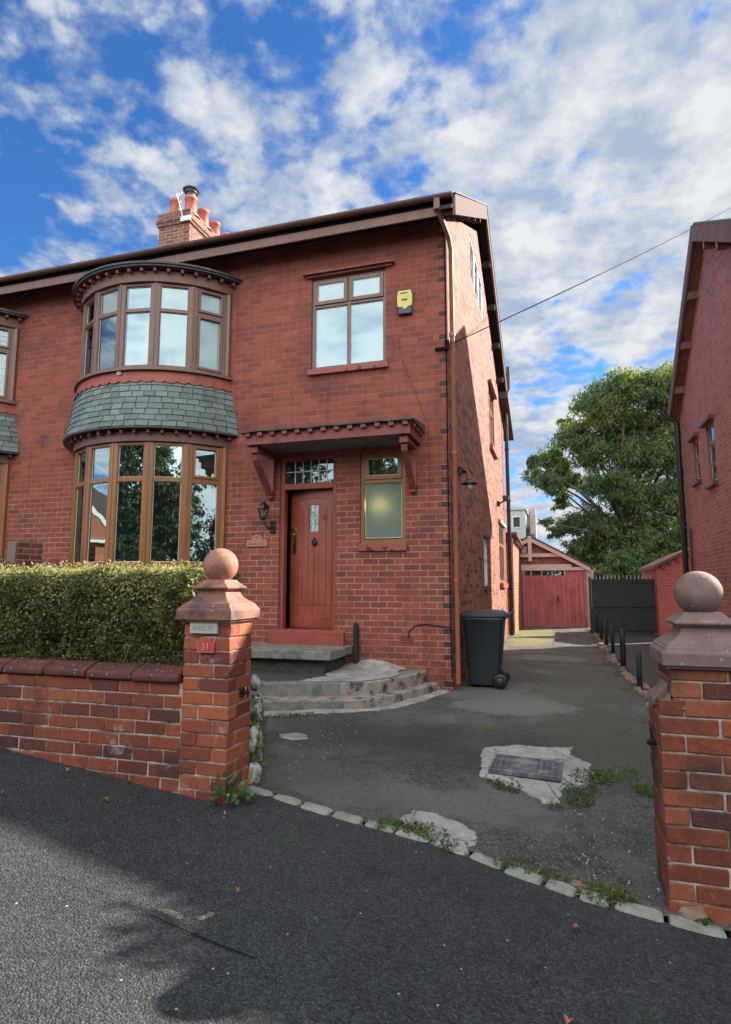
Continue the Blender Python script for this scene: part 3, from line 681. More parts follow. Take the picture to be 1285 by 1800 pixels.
# ------------------------------------------------------------------ bay window (two storeys)
def bay(house, cx, mirror=False, came=None):
    Rg = 1.60; c = (cx, 8.96); A = R(60); fr = .045
    H = 8.2
    def vertex(k, r): t = R(-60 + 20 * k); return Vector((c[0] + r * math.sin(t), c[1] - r * math.cos(t), 0))
    m1 = MB(); m1.arc(c, Rg - .10, Rg - .01, -.2, 1.734, -R(61.5), R(61.5), 48); b = m1.build('bay_window', M['brick'], house)
    for (z0, z1, zt0, zt1, up, mt) in ((4.745, 6.10, 5.645, 5.70, True, 'wood_up'), (1.79, 3.62, 3.03, 3.10, False, 'wood')):
        for k in range(6):
            p, q = vertex(k, Rg), vertex(k + 1, Rg); d = q - p; L = d.length; ang = math.atan2(d.y, d.x)
            T = T_at(p, ang)
            e0, e1 = .075, L - .075; endf = k in (0, 5)
            if endf and up: cells = [(e0 + .045, e1 - .045, zt1 + .045, z1 - .075, True), (e0 + .045, e1 - .045, z0 + .085, zt0 - .045, True)]
            elif endf: cells = [(e0 + .045, e1 - .045, zt1 + .045, z1 - .075, True), (e0 + .01, e1 - .01, z0 + .06, zt0, False)]
            else: cells = [(e0 + .01, e1 - .01, zt1, z1 - .045, False), (e0 + .01, e1 - .01, z0 + .06, zt0, False)]
            # frame members of this facet
            mb = MB()
            mb.box(e0, e1, -.07, 0, z0, z0 + .06, T); mb.box(e0, e1, -.07, 0, z1 - .045, z1, T)
            mb.box(e0, e1, -.07, -.003, zt0 - (0 if not (endf and up) else .0), zt1, T)
            mb.box(e0 - .003, e0 + .008, -.069, -.004, z0 + .01, z1 - .01, T); mb.box(e1 - .008, e1 + .003, -.069, -.004, z0 + .01, z1 - .01, T)
            f = mb.build('facet_frame', M[mt], b, bevel=.004)
            for cell in cells:
                a_, b_, p_, q_, sash = cell; mbb = MB(); s_ = .04
                if sash:
                    aa, bb, pp, qq = a_ - .04, b_ + .04, p_ - .04, q_ + .04
                    mbb.box(aa, aa + s_, -.05, .016, pp, qq, T); mbb.box(bb - s_, bb, -.05, .016, pp, qq, T)
                    mbb.box(aa + s_, bb - s_, -.05, .016, pp, pp + s_, T); mbb.box(aa + s_, bb - s_, -.05, .016, qq - s_ + .01, qq, T)
                    mbb.build('sash', M[mt], b, bevel=.004)
                gmat = 'glass_up' if up else 'glass'
                g = MB(); g.box(a_ - .002, b_ + .002, -.046, -.034, p_ - .002, q_ + .002, T); g.build('pane', M[gmat], b)
                bd = MB(); e = .006
                bd.box(a_, a_ + e, -.0335, -.029, p_, q_, T); bd.box(b_ - e, b_, -.0335, -.029, p_, q_, T)
                bd.box(a_ + e, b_ - e, -.0335, -.029, p_, p_ + e, T); bd.box(a_ + e, b_ - e, -.0335, -.029, q_ - e, q_, T)
                if came:
                    for i in range(1, 4): uu = a_ + (b_ - a_) * i / 4; bd.box(uu - .003, uu + .003, -.0335, -.030, p_ + e, q_ - e, T)
                    nv = 3 if q_ - p_ < .6 else 6
                    for i in range(1, nv): vv = p_ + (q_ - p_) * i / nv; bd.box(a_ + e, b_ - e, -.0295, -.027, vv - .003, vv + .003, T)
                bd.build('glazing_bead', M['white'], b)
        # posts at the facet joints
        for k in range(0, 7):
            t = R(-60 + 20 * k); n = Vector((math.sin(t), -math.cos(t), 0)); p = vertex(k, Rg)
            T = T_at(p, t); hw = .074
            mb = MB()
            if 0 < k < 6:
                # splayed post: two faces following the facets with a small cover strip at the joint
                for s_, kk in ((-1, k - 1), (1, k)):
                    pp, qq = vertex(kk, Rg), vertex(kk + 1, Rg); dd = (qq - pp); ang = math.atan2(dd.y, dd.x); T2 = T_at(p, ang)
                    mb.box(0 if s_ > 0 else -hw, hw if s_ > 0 else 0, -.07, .004, z0 + .001, z1 - .001, T2)
                mb.box(-.012, .012, -.02, .012, z0 + .002, z1 - .002, T)
            else:
                s_ = -1 if k == 0 else 1
                pp, qq = (vertex(0, Rg), vertex(1, Rg)) if k == 0 else (vertex(5, Rg), vertex(6, Rg))
                dd = (qq - pp); ang = math.atan2(dd.y, dd.x); T2 = T_at(p, ang)
                mb.box(-hw if s_ > 0 else 0, 0 if s_ > 0 else hw, -.07, .004, z0 + .001, z1 - .001, T2)
                x = p.x; mb.prism([(x, p.y - .035), (x + s_ * .045, p.y - .01), (x + s_ * .045, H - .002), (x - s_ * .05, H - .002), (x - s_ * .05, p.y + .01)], z0 + .002, z1 - .002, plane='xy')
            mb.build('post', M[mt], b, bevel=.004)
    # window boards / sills, fascias, roofs
    aw = lambda r: math.acos(max(-1, (c[1] - H) / r)) + .004
    # lower sill and the brick plinth under it
    m1 = MB(); m1.arc(c, Rg - .12, Rg + .05, 1.735, 1.789, -aw(Rg + .05), aw(Rg + .05)); m1.build('sill', M['wood'], b)
    # lower fascia, with small blocks under the slates
    for (z0, z1, zr, ro, nm) in ((3.621, 3.77, 3.80, 1.80, 'lower_fascia'), (6.101, 6.27, 6.33, 1.775, 'upper_fascia')):
        m1 = MB(); m1.arc(c, Rg - .09, Rg + .035, z0, z1, -aw(Rg + .03), aw(Rg + .03), 60)
        n = 19
        for i in range(n):
            t = -aw(1.7) + .05 + (2 * aw(1.7) - .1) * i / (n - 1); pt = Vector((c[0] + (Rg + .035) * math.sin(t), c[1] - (Rg + .035) * math.cos(t), 0))
            m1.box(-.022, .022, .0, .085, z1 - .045, z1 + .012, T_at(pt, t), 1)
        m1.build('fascia', [M['fascia'], M['canopy_paint']], b, bevel=.003)
    m1 = MB(); m1.arc(c, .25, 1.765, 6.285, 6.33, -aw(1.765), aw(1.765), 60, z1b=6.315)
    m1.arc(c, 1.70, 1.79, 6.3151, 6.345, -aw(1.79), aw(1.79), 60)
    m1.build('bay_roof', M['lead'], b)
    m1 = MB(); m1.arc(c, Rg - .12, Rg + .075, 4.70, 4.744, -aw(Rg + .07), aw(Rg + .07), 60); m1.build('sill', M['wood_up'], b)
    # slate skirt
    rb, rt_, zb, zt = 1.775, 1.625, 3.815, 4.56
    back = MB(); back.arc(c, rt_ - .1, rb - .022, zb - .03, zt, -aw(rb - .03), aw(rb - .03), 60, z1=None) if False else None
    V = []; F = []; n = 60; a_ = aw(rb - .05)
    for i in range(n + 1):
        t = -a_ + 2 * a_ * i / n
        for (r, z) in ((rb - .03, zb - .005), (rt_ - .022, zt + .02)): V.append((c[0] + r * math.sin(t), min(H, c[1] - r * math.cos(t)), z))
    for i in range(n): F.append((2 * i, 2 * i + 2, 2 * i + 3, 2 * i + 1))
    back = MB(); back.add(V, F); back.arc(c, Rg - .05, rb + .01, 3.785, 3.808, -aw(rb), aw(rb), 60)
    back.build('skirt_backing', M['lead'], b)
    sk = MB(); rows = 8
    for r_ in range(rows):
        f0 = r_ / rows; f1 = (r_ + 1) / rows + .04; za, zb2 = zb + (zt - zb) * f0, zb + (zt - zb) * min(1, f1)
        ra, rb2 = rb + (rt_ - rb) * f0, rb + (rt_ - rb) * min(1, f1)
        t = -aw(rb - .04); end = aw(rb - .04); first = True
        while t < end - .012:
            wdt = random.uniform(.085, .135) * (.5 if first and r_ % 2 else 1); first = False
            t2 = min(end, t + wdt); 
            if end - t2 < .03: t2 = end
            gp = .003; ja = random.uniform(-.006, .006); jo = random.uniform(0, .005); tilt = random.uniform(-.004, .004)
            P = []
            for (rr, z, th) in ((ra + .008 + jo, za + ja, .007), (rb2 - .003, zb2, .004)):
                for q, tt in enumerate((t + gp, t2 - gp)):
                    for s_ in (0, th):
                        P.append((c[0] + (rr + s_) * math.sin(tt), c[1] - (rr + s_) * math.cos(tt), z + (tilt if q else -tilt)))
            sk.add(P, [(1, 3, 7, 5), (0, 1, 3, 2), (0, 4, 5, 1), (2, 3, 7, 6), (4, 5, 7, 6), (0, 2, 6, 4)])
            t = t2
    sk.build('slate_skirt', M['slate'], b)
    # scalloped red apron over the top slates
    V = []; F = []; a_ = aw(1.66); n = 220
    for i in range(n + 1):
        t = -a_ + 2 * a_ * i / n; ph = (t / (2 * a_) + .5) * 21; dz = .045 * math.sqrt(max(0, 1 - (2 * (ph % 1) - 1) ** 2)) 
        zl = 4.56 - dz - .01 + .01 * mnoise.noise(Vector((ph * .7, 0, 0)))
        for (r, z) in ((Rg + .062, zl), (Rg + .035, 4.63), (Rg + .02, 4.699)):
            V.append((c[0] + r * math.sin(t), c[1] - r * math.cos(t), z))
    for i in range(n): F += [(3 * i, 3 * i + 3, 3 * i + 4, 3 * i + 1), (3 * i + 1, 3 * i + 4, 3 * i + 5, 3 * i + 2)]
    ap = MB(); ap.add(V, F); o = ap.build('scalloped_apron', M['paint_red'], b)
    so_ = o.modifiers.new('Solid', 'SOLIDIFY'); so_.thickness = .006
    m1 = MB()
    V = [(c[0] - .19, c[1] - 1.645, 4.60)]
    fl = MB(); t0 = .04
    pl = [(-.035, .0), (-.02, -.022), (.0, -.018), (.02, -.03), (.045, -.012), (.05, .012), (.03, .035), (-.01, .038), (-.032, .025)]
    Tn = T_at((c[0] + 1.648 * math.sin(t0), c[1] - 1.648 * math.cos(t0), 4.655), t0)
    fl.prism([(a, b_) for a, b_ in pl], -.002, .004, Tn); fl.build('mortar_blob', M['cement'], b)
    # curtains and pale blinds inside
    cu = MB()
    for s_ in (-1, 1):
        V = []; F = []
        for i in range(25):
            t = s_ * (R(56) - i * R(.62)); rr = Rg - .17 + .018 * math.sin(i * 1.7)
            V += [(c[0] + rr * math.sin(t), c[1] - rr * math.cos(t), 1.80), (c[0] + rr * math.sin(t), c[1] - rr * math.cos(t), 3.62)]
        for i in range(24): F.append((2 * i, 2 * i + 2, 2 * i + 3, 2 * i + 1))
        cu.add(V, F, 0, True)
    cu.build('curtain', M['curtain'], b)
    bl = MB(); bl.arc(c, Rg - .2, Rg - .19, 4.75, 6.08, -R(44), R(58), 30); bl.build('blind', M['blind'], b)
    rm = MB()
    for (z0, z1) in ((1.735, 3.70), (4.71, 6.2)):
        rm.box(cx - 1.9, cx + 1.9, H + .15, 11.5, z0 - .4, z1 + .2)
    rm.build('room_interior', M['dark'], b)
    return b


FX0, FX1, FY = -8.35, -1.33, 8.2
def house_front(label, x0, x1, baycx, main=True):
    hs = thing('house' if main else 'adjoining_house', label, 'house', (baycx, 8.2, .1))
    mb = MB(); T = T_at((0, 8.2, 0))
    holes = [(baycx - 1.40, baycx + 1.40, 4.75, 6.2), (baycx - 1.40, baycx + 1.40, 1.76, 3.75)]
    if main: holes += [(-3.40, -2.225, 4.715, 6.165), (-3.88, -2.99, .865, 3.43, .16), (-2.62, -1.955, 2.095, 3.42)]
    wall_holes(mb, T, x0, x1, -.3, 6.86, holes)
    if main:
        # side wall up to the gable
        Ts = SIDE(x1); prof = lambda y: 6.86 + .587 * ((y - 8.2) if y < 12.3 else (12.3 - 8.2) - (y - 12.3)) - .0
        holes_s = [(11.1, 13.2, 7.35, 8.25), (14.0, 15.25, 4.75, 6.2), (12.25, 12.75, 1.5, 2.45), (15.8, 17.3, 1.58, 3.1)]
        wall_holes(mb, Ts, 8.2, 18.3, -.3, 6.86, holes_s[1:], mi=1)
        # gable triangle with window opening: strips
        ysx = sorted({8.2, 11.1, 12.3, 13.2, 17.0})
        top = lambda y: 6.86 + .52 * (min(y, 12.3) - 8.2) - (.52 * (y - 12.3) * 4.1 / 4.7 if y > 12.3 else 0)
        for a, b_ in zip(ysx, ysx[1:]):
            if a >= 11.1 and b_ <= 13.2:
                for (c0, c1, c2, c3) in ((6.86, 6.86, 7.35, 7.35), (8.25, 8.25, top(a), top(b_))):
                    mb.add([Ts(a, 0, c0), Ts(b_, 0, c1), Ts(b_, 0, c3), Ts(a, 0, c2)], [(0, 1, 2, 3)], 1)
            else: mb.add([Ts(a, 0, 6.86), Ts(b_, 0, 6.86), Ts(b_, 0, top(b_)), Ts(a, 0, top(a))], [(0, 1, 2, 3)] if top(a) > 6.87 and top(b_) > 6.87 else ([(0, 2, 3)] if top(b_) <= 6.87 else [(0, 1, 2)]), 1)
        for (a, b_, c_, d_) in [holes_s[0]]:
            for (p, q) in (((a, c_), (a, d_)), ((a, d_), (b_, d_)), ((b_, d_), (b_, c_)), ((b_, c_), (a, c_))):
                mb.add([Ts(p[0], 0, p[1]), Ts(q[0], 0, q[1]), Ts(q[0], -.12, q[1]), Ts(p[0], -.12, p[1])], [(0, 1, 2, 3)], 1)
        mb.add([(x1, 18.3, -.3), (x1 - 7, 18.3, -.3), (x1 - 7, 18.3, 6.86), (x1, 18.3, 6.86)], [(0, 1, 2, 3)], 1)
    mb.build('wall', [M['brick'], M['brick_side']], hs, fix=False)
    return hs

hs = house_front('red brick semi with brown bay windows and a red front door', FX0, FX1, -6.2)
hs2 = house_front('left half of the brick pair, only its bay edge in view', -15.4, FX0, -10.5, False)
bay(hs, -6.2); bay(hs2, -10.5, came=True)
T = T_at((0, 8.2, 0)); TS = SIDE(FX1)

# interior: dark room behind the front openings
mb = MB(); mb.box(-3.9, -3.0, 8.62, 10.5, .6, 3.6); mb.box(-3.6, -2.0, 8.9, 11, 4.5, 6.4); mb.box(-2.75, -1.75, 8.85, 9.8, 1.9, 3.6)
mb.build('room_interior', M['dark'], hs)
# upper window
f = window(hs, T, -3.40, -2.225, 4.715, 6.165, [(-3.345, -2.84, 5.755, 6.11, True), (-2.785, -2.28, 5.755, 6.11, True), (-3.345, -2.84, 4.77, 5.70, False), (-2.785, -2.28, 4.77, 5.70, False)], mat_='wood_up', glass='glass_up', blind='blind')
mb = MB(); mb.box(-3.43, -2.19, 0, .06, 4.63, 4.712, T); mb.box(-3.40, -2.225, -.03, 0, 4.69, 4.714, T); mb.build('sill', M['sill_red'], f, bevel=.006)
mb = MB(); mb.box(-3.52, -2.08, 0, .10, 6.20, 6.235, T); mb.box(-3.48, -2.12, 0, .05, 6.17, 6.199, T); mb.build('drip_hood', M['canopy_paint'], f, bevel=.004)
# small frosted window beside the door, lit inside
f = window(hs, T, -2.62, -1.955, 2.095, 3.42, [(-2.555, -2.02, 3.02, 3.355, True), (-2.555, -2.02, 2.17, 2.955, False, 'frost')], glass='glass_up', blind=None)
mb = MB(); mb.box(-2.64, -1.94, 0, .045, 1.985, 2.092, T, jit=.004); mb.build('sill', M['sill_red'], f, bevel=.008)
mb = MB(); mb.lathe([(.001, -.1), (.06, -.08), (.1, 0), (.06, .08), (.001, .1)], (-2.42, 8.56, 2.68), 16); mb.build('ceiling_globe', M['bulb'], f)
mb = MB(); mb.box(-2.7, -1.9, 8.8, 8.82, 2.0, 3.5); mb.build('inner_wall', M['plank'], f)

# door surround, transom light, door
mb = MB()
mb.box(-3.88, -3.815, -.15, -.04, .865, 3.43, T); mb.box(-3.045, -2.99, -.15, -.04, .865, 3.43, T)
mb.box(-3.815, -3.045, -.15, -.04, 3.36, 3.43, T); mb.box(-3.815, -3.045, -.15, -.03, 2.925, 3.01, T)
dfm = mb.build('door_frame', M['paint_red'], hs, bevel=.004)
mb = MB(); mb.box(-3.815, -3.045, -.11, -.10, 3.01, 3.36, T); mb.build('transom_pane', M['glass_dark'], dfm)
mb = MB()
for i in range(1, 6): u = -3.80 + i * .128; mb.box(u - .006, u + .006, -.0995, -.092, 3.01, 3.36, T)
mb.box(-3.815, -3.045, -.0915, -.087, 3.19, 3.203, T); mb.build('leaded_bars', M['leadcame'], dfm)
mb = MB(); mb.box(-3.98, -2.83, -.04, .10, .66, .862, T, jit=.0); mb.box(-3.98, -2.83, -.2, .03, .845, .878, T, 0); mb.build('threshold', M['paint_red'], hs, bevel=.008)
da = R(9); hp = Vector((-3.05, 8.34, 0))
TD = lambda u, ww, v: hp + Vector((-u * math.cos(da) - (-ww) * math.sin(da) * -1 * 0, 0, 0)) + Vector((0, u * math.sin(da), v)) + Vector((math.sin(da) * ww * -1 * 0, -ww, 0))
mb = MB(); zb_, zt_ = .885, 2.92; DW = .755
gl = (.275, .435, 2.30, 2.71)   # glass opening in door coordinates (from hinge)
for (a, b_, c_, d_) in ((0, gl[0], zb_, zt_), (gl[1], DW, zb_, zt_), (gl[0], gl[1], zb_, gl[2]), (gl[0], gl[1], gl[3], zt_)): mb.box(a, b_, -.044, 0, c_, d_, TD)
door = mb.build('front_door', M['door_red'], hs)
mb = MB()
# raised mouldings that leave four vertical grooves, an arched head rail and a bottom rail
for (a, b_) in ((.045, .135), (.15, .262), (.45, .545), (.56, .68)):
    mb.box(a, b_, 0, .008, 1.22, 2.66 if (a > .1 and a < .5) else 2.62, TD)
mb.box(.266, .344, 0, .008, 1.22, 2.26, TD); mb.box(.352, .444, 0, .008, 1.22, 2.26, TD)
mb.box(.02, DW - .02, 0, .010, .905, 1.06, TD)
arch = [(.02, 2.90), (DW - .02, 2.90), (DW - .02, 2.68)] + [(DW / 2 + (DW / 2 - .02) * math.cos(t), 2.68 + .13 * math.sin(t)) for t in lin(0, math.pi, 12)] + [(.02, 2.68)]
mb.prism(arch, 0, .010, TD)
mb.build('moulding', M['door_red'], door, bevel=.003)
mb = MB(); mb.box(gl[0], gl[1], -.03, -.02, gl[2], gl[3], TD); mb.build('door_glass', M['glass_dark'], door)
mb = MB(); a, b_, c_, d_ = gl; cx_, cz_ = (a + b_) / 2, (c_ + d_) / 2
def bar(p, q, r=.0045): mb.tube([TD(p[0], -.012, p[1]), TD(q[0], -.012, q[1])], r, 6)
for p, q in (((a + .015, c_), (a + .015, d_)), ((b_ - .015, c_), (b_ - .015, d_)), ((a, c_ + .02), (b_, c_ + .02)), ((a, d_ - .02), (b_, d_ - .02)), ((a, cz_), (b_, cz_)),
             ((cx_, c_), (cx_, d_)), ((cx_ - .045, cz_), (cx_, cz_ + .07)), ((cx_, cz_ + .07), (cx_ + .045, cz_)), ((cx_ + .045, cz_), (cx_, cz_ - .07)), ((cx_, cz_ - .07), (cx_ - .045, cz_)),
             ((a + .015, cz_ + .05), (cx_, cz_ + .12)), ((b_ - .015, cz_ + .05), (cx_, cz_ + .12)), ((a + .015, cz_ - .05), (cx_, cz_ - .12)), ((b_ - .015, cz_ - .05), (cx_, cz_ - .12)),
             ((cx_ - .03, d_), (cx_, cz_ + .15)), ((cx_ + .03, d_), (cx_, cz_ + .15)), ((cx_ - .03, c_), (cx_, cz_ - .15)), ((cx_ + .03, c_), (cx_, cz_ - .15))): bar(p, q)
mb.build('lead_pattern', M['leadcame'], door)
mb = MB(); kx = .34; kz = 2.145
mb.lathe([(.045, 0), (.045, .012), (.02, .02)], (0, 0, 0), 6, sm=False)
mb.v = [tuple(TD(kx + x, z + .008, kz + y)) for x, y, z in mb.v]
mb.tube([TD(kx + .035 * math.cos(t), .03, kz - .012 + .045 * math.sin(t)) for t in lin(0, 2 * math.pi, 14)], .009, 6, cap=False)
mb.box(kx - .016, kx + .016, .008, .034, kz + .03, kz + .065, TD); mb.build('knocker', M['black'], door)
mb = MB(); mb.cbox(.66, .705, .01, .03, 1.99, 2.27, TD, b=.005); mb.tube([TD(.682, .03, 2.24), TD(.682, .055, 2.20), TD(.682, .055, 2.06), TD(.682, .03, 2.03)], .009, 8); mb.build('handle', M['black'], door)
mb = MB(); mb.cbox(.655, .735, .01, .026, 2.33, 2.375, TD, b=.005); mb.lathe([(.015, 0), (.015, .01), (.008, .014)], (0, 0, 0), 12)
mb.v = mb.v[:24] + [tuple(TD(.70 + x, .02 + z, 2.265 + y)) for x, y, z in mb.v[24:]]; mb.build('lock', M['chrome'], door)
text_mesh('31', .105, .004, M['canopy_paint'], lambda x, d, y: TD(.165 - x, .014 + d, 2.48 + y), 'door_number', door)

# porch canopy
cn = MB(); X0, X1, Yf = -4.10, -1.73, 7.52
cn.box(X0, X1, Yf, Yf + .03, 3.465, 3.60); cn.box(X0, X0 + .03, Yf + .031, 8.199, 3.465, 3.60); cn.box(X1 - .03, X1, Yf + .031, 8.199, 3.465, 3.60)
canopy = cn.build('porch_canopy', M['canopy_paint'], hs, bevel=.004)
cn = MB()
for i in range(8): cn.box(X0 + .031, X1 - .031, Yf + .032 + i * .083, Yf + .108 + i * .083, 3.48, 3.495)
cn.build('soffit', M['plank'], canopy)
cn = MB(); V = []; nx = 40
for i in range(nx + 1):
    x = X0 - .06 + (X1 - X0 + .12) * i / nx; dz = .010 * mnoise.noise(Vector((x * 4, 0, 0)))
    V += [(x, Yf - .07, 3.632 + dz), (x, Yf - .07, 3.655 + dz), (x, 8.199, 3.74), (x, 8.199, 3.632)]
F = [(4 * i + k, 4 * i + (k + 1) % 4, 4 * i + 4 + (k + 1) % 4, 4 * i + 4 + k) for i in range(nx) for k in range(4)] + [(0, 1, 2, 3), (4 * nx, 4 * nx + 3, 4 * nx + 2, 4 * nx + 1)]
cn.add(V, F); cn.build('canopy_roof', M['lead'], canopy)
cn = MB()
for i in range(13): x = X0 + .05 + (X1 - X0 - .10) * i / 12; cn.box(x - .035, x + .035, Yf - .05, Yf - .001, 3.575, 3.631)
for i in range(3): y = Yf + .1 + i * .22; cn.box(X1 + .001, X1 + .045, y, y + .07, 3.575, 3.631)
cn.box(X0 - .03, X1 + .03, Yf, 8.198, 3.602, 3.630)
cn.build('dentil_blocks', M['canopy_paint'], canopy, bevel=.005)
for x in (-4.0, -1.83):
    cb = MB(); w2 = .05
    cb.box(x - w2, x + w2, 8.13, 8.199, 2.90, 3.46)
    cb.box(x - w2, x + w2, 7.62, 8.129, 3.40, 3.462)
    cb.cbox(x - w2 - .01, x + w2 + .01, 7.58, 7.66, 3.36, 3.458, b=.01)
    pts = [(7.64, 3.37), (7.66, 3.30), (7.78, 3.18), (7.90, 3.08), (8.0, 2.99), (8.06, 2.92), (8.12, 2.85)]
    out = [(y - .03, z - .035) for y, z in pts]
    cb.prism(pts + out[::-1], x - w2 + .008, x + w2 - .008, plane='yz')
    cb.cbox(x - w2 - .005, x + w2 + .005, 8.06, 8.198, 2.84, 2.90, b=.008); cb.cbox(x - w2 + .005, x + w2 - .005, 8.09, 8.197, 2.78, 2.838, b=.008)
    cb.build('bracket', M['canopy_paint'], canopy, bevel=.003)

# eaves, gutter, roof
ridge = (12.3, 9.50); 
def roof(parent, x0, x1, main):
    r = MB()
    P = [(7.70, 6.78), (7.70, 6.84), (ridge[0], ridge[1]), (17.45, 6.95), (17.45, 6.88), (ridge[0], ridge[1] - .08)]
    r.prism(P, x0, x1, plane='yz'); o = r.build('roof', M['rooftile'], parent)
    g = MB(); g.box(x0, x1, 7.791, 8.199, 6.785, 6.80); g.box(x0, x1, 7.80, 7.82, 6.60, 6.784)  # second box is a dark strip painting the gutter's shadow above the fascia
    g.build('soffit_and_gutter_shade', M['soffit'], o)
    g = MB(); g.box(x0, x1, 7.76, 7.79, 6.555, 6.69); g.build('fascia_board', M['fascia'], o, bevel=.004)
    g = MB(); pr = [(7.755 - .115 * math.sin(t), 6.80 - .055 + .055 * (1 - math.cos(t)) - .055 + .0) for t in lin(0, math.pi, 8)]
    cy, cz = 7.70, 6.80
    pr = [(cy + .058 * math.cos(t), cz + .058 * math.sin(t)) for t in lin(math.pi, 2 * math.pi, 10)]
    pr += [(cy + .050 * math.cos(t), cz + .050 * math.sin(t)) for t in lin(2 * math.pi, math.pi, 10)]
    g.prism(pr, x0, x1, plane='yz'); gt = g.build('gutter', M['gutter'], o)
    for x in lin(x0 + .6, x1 - .5, 7): 
        g = MB(); pq = [(cy + (.064 if k < 9 else .0585) * math.cos(t), cz + (.064 if k < 9 else .0585) * math.sin(t)) for k, t in enumerate(lin(math.pi, 2 * math.pi, 8) + lin(2 * math.pi, math.pi, 8))]
        g.prism(pq, x - .02, x + .02, plane='yz'); g.build('gutter_bracket', M['gutter'], gt)
    return o
rf = roof(hs, FX0, -1.15, True); rf2 = roof(hs2, -15.4, FX0 - .004, False)
# verge: bargeboards and the wide dark soffit behind them
bx0, bx1 = -1.15, -1.11
mb = MB()
mb.prism([(7.72, 6.80), (ridge[0], ridge[1] + .04), (ridge[0], ridge[1] - .27), (7.72, 6.50)], bx0 + .001, bx1, plane='yz')
mb.prism([(ridge[0] + .002, ridge[1] + .04), (17.5, 6.94), (17.5, 6.66), (ridge[0] + .002, ridge[1] - .27)], bx0 + .001, bx1, plane='yz')
mb.build('bargeboard', M['barge'], rf)
mb = MB(); mb.prism([(7.70, 6.815), (ridge[0], ridge[1] + .065), (17.52, 6.965), (17.52, 6.945), (ridge[0], ridge[1] + .043), (7.70, 6.803)], bx0 - .08, bx1 + .012, plane='yz'); mb.build('verge_capping', M['rooftile'], rf)
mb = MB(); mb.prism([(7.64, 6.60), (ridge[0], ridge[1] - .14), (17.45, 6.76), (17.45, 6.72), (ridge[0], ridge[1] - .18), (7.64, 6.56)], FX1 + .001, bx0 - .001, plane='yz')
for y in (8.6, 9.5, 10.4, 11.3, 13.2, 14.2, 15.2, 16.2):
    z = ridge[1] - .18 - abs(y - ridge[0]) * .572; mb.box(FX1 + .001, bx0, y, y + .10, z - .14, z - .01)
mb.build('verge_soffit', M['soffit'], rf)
# dark roof block inside so no light leaks through the gable top
# chimney on the party wall
CH0, CH1 = -8.77, -7.93
mb = MB(); mb.box(CH0, CH1, 11.6, 13.9, 7.6, 10.02); mb.box(CH0 - .035, CH1 + .035, 11.565, 13.935, 10.02, 10.10); mb.box(CH0 - .06, CH1 + .06, 11.54, 13.96, 10.101, 10.19)
mb.box(CH0 - .03, CH1 + .03, 11.57, 13.93, 10.191, 10.36, jit=.01); chim = mb.build('chimney', M['brick_chim'], rf)
for i, (x, y, hh) in enumerate(((-8.52, 11.85, .50), (-8.10, 11.86, .50), (-8.10, 12.40, .50), (-8.10, 12.95, .50), (-8.10, 13.50, .50))):
    mb = MB(); mb.lathe([(.175, 0), (.165, .04), (.15, .1), (.125, hh - .08), (.145, hh - .07), (.145, hh), (.11, hh), (.10, .05)], (x, y, 10.33), 20); p = mb.build('chimney_pot', M['pot'], chim)
    mb = MB(); mb.lathe([(.24, 0), (.22, .05), (.17, .09)], (x, y, 10.30), 14, sm=False); mb.build('flaunching', M['cement'], p)
    if i == 1:
        mb = MB(); mb.lathe([(.115, 0), (.115, .10), (.15, .11), (.15, .17), (.19, .175), (.20, .20), (.03, .27)], (x, y, 10.33 + hh), 18, sm=False); mb.build('cowl', M['lead'], p)
mb = MB(); mb.tube([(-8.05, 11.52, 10.05), (-8.25, 11.50, 10.75)], .012, 6); mb.tube([(-8.42, 11.5, 10.70), (-8.10, 11.5, 10.72)], .006, 5)
for i in range(4): mb.tube([(-8.38 + i * .08, 11.44, 10.62 - 0.0), (-8.38 + i * .08, 11.56, 10.80)], .004, 4)
mb.box(-8.12, -7.86, 11.50, 11.538, 10.02, 10.13); mb.build('aerial', M['white'], chim)

# pipes
mb = MB(); px, py = -1.265, 8.235
mb.tube([(-1.36, 7.70, 6.74), (-1.36, 7.70, 6.66), (-1.33, 7.80, 6.56), (-1.275, 8.10, 6.42), (px, py, 6.30), (px, py, .22)], .034, 12)
for z in (5.0, 3.3, 1.55): mb.tube([(px, py, z), (px, py, z + .05)], .044, 12)
mb.build('downpipe', M['brownpipe'], hs)
mb = MB(); mb.box(-1.40, -1.32, 7.66, 7.74, 6.60, 6.80); mb.build('gutter_outlet', M['fascia'], hs)
mb = MB(); mb.tube([(-1.345, 8.185, 6.55), (-1.345, 8.185, 4.9), (-1.35, 8.185, 3.1), (-1.345, 8.185, 1.0), (-1.34, 8.19, .3)], .009, 6)
mb.box(-1.36, -1.30, 8.13, 8.185, 4.78, 4.92); mb.box(-1.50, -1.36, 8.15, 8.19, 4.80, 4.83); mb.build('wall_cable', M['wire'], hs)
mb = MB(); mb.tube([(-1.322, 8.180, 6.55), (-1.322, 8.18, 4.85)], .008, 6); mb.build('pale_cable', M['concretepost'], hs)
mb = MB(); mb.tube([(-1.925, 8.19, .80), (-1.915, 8.185, .90), (-1.83, 8.185, .965), (-1.70, 8.185, .99), (-1.5, 8.185, .965), (-1.34, 8.185, .955)], .007, 6); mb.build('low_cable', M['wire'], hs)
mb = MB(); mb.tube([(-2.04, 8.19, 5.05), (-1.98, 8.19, 4.7), (-1.75, 8.19, 4.1), (-1.62, 8.19, 3.75), (-1.60, 8.19, 2.9)], .004, 5); mb.build('alarm_cable', M['canopy_paint'], hs)
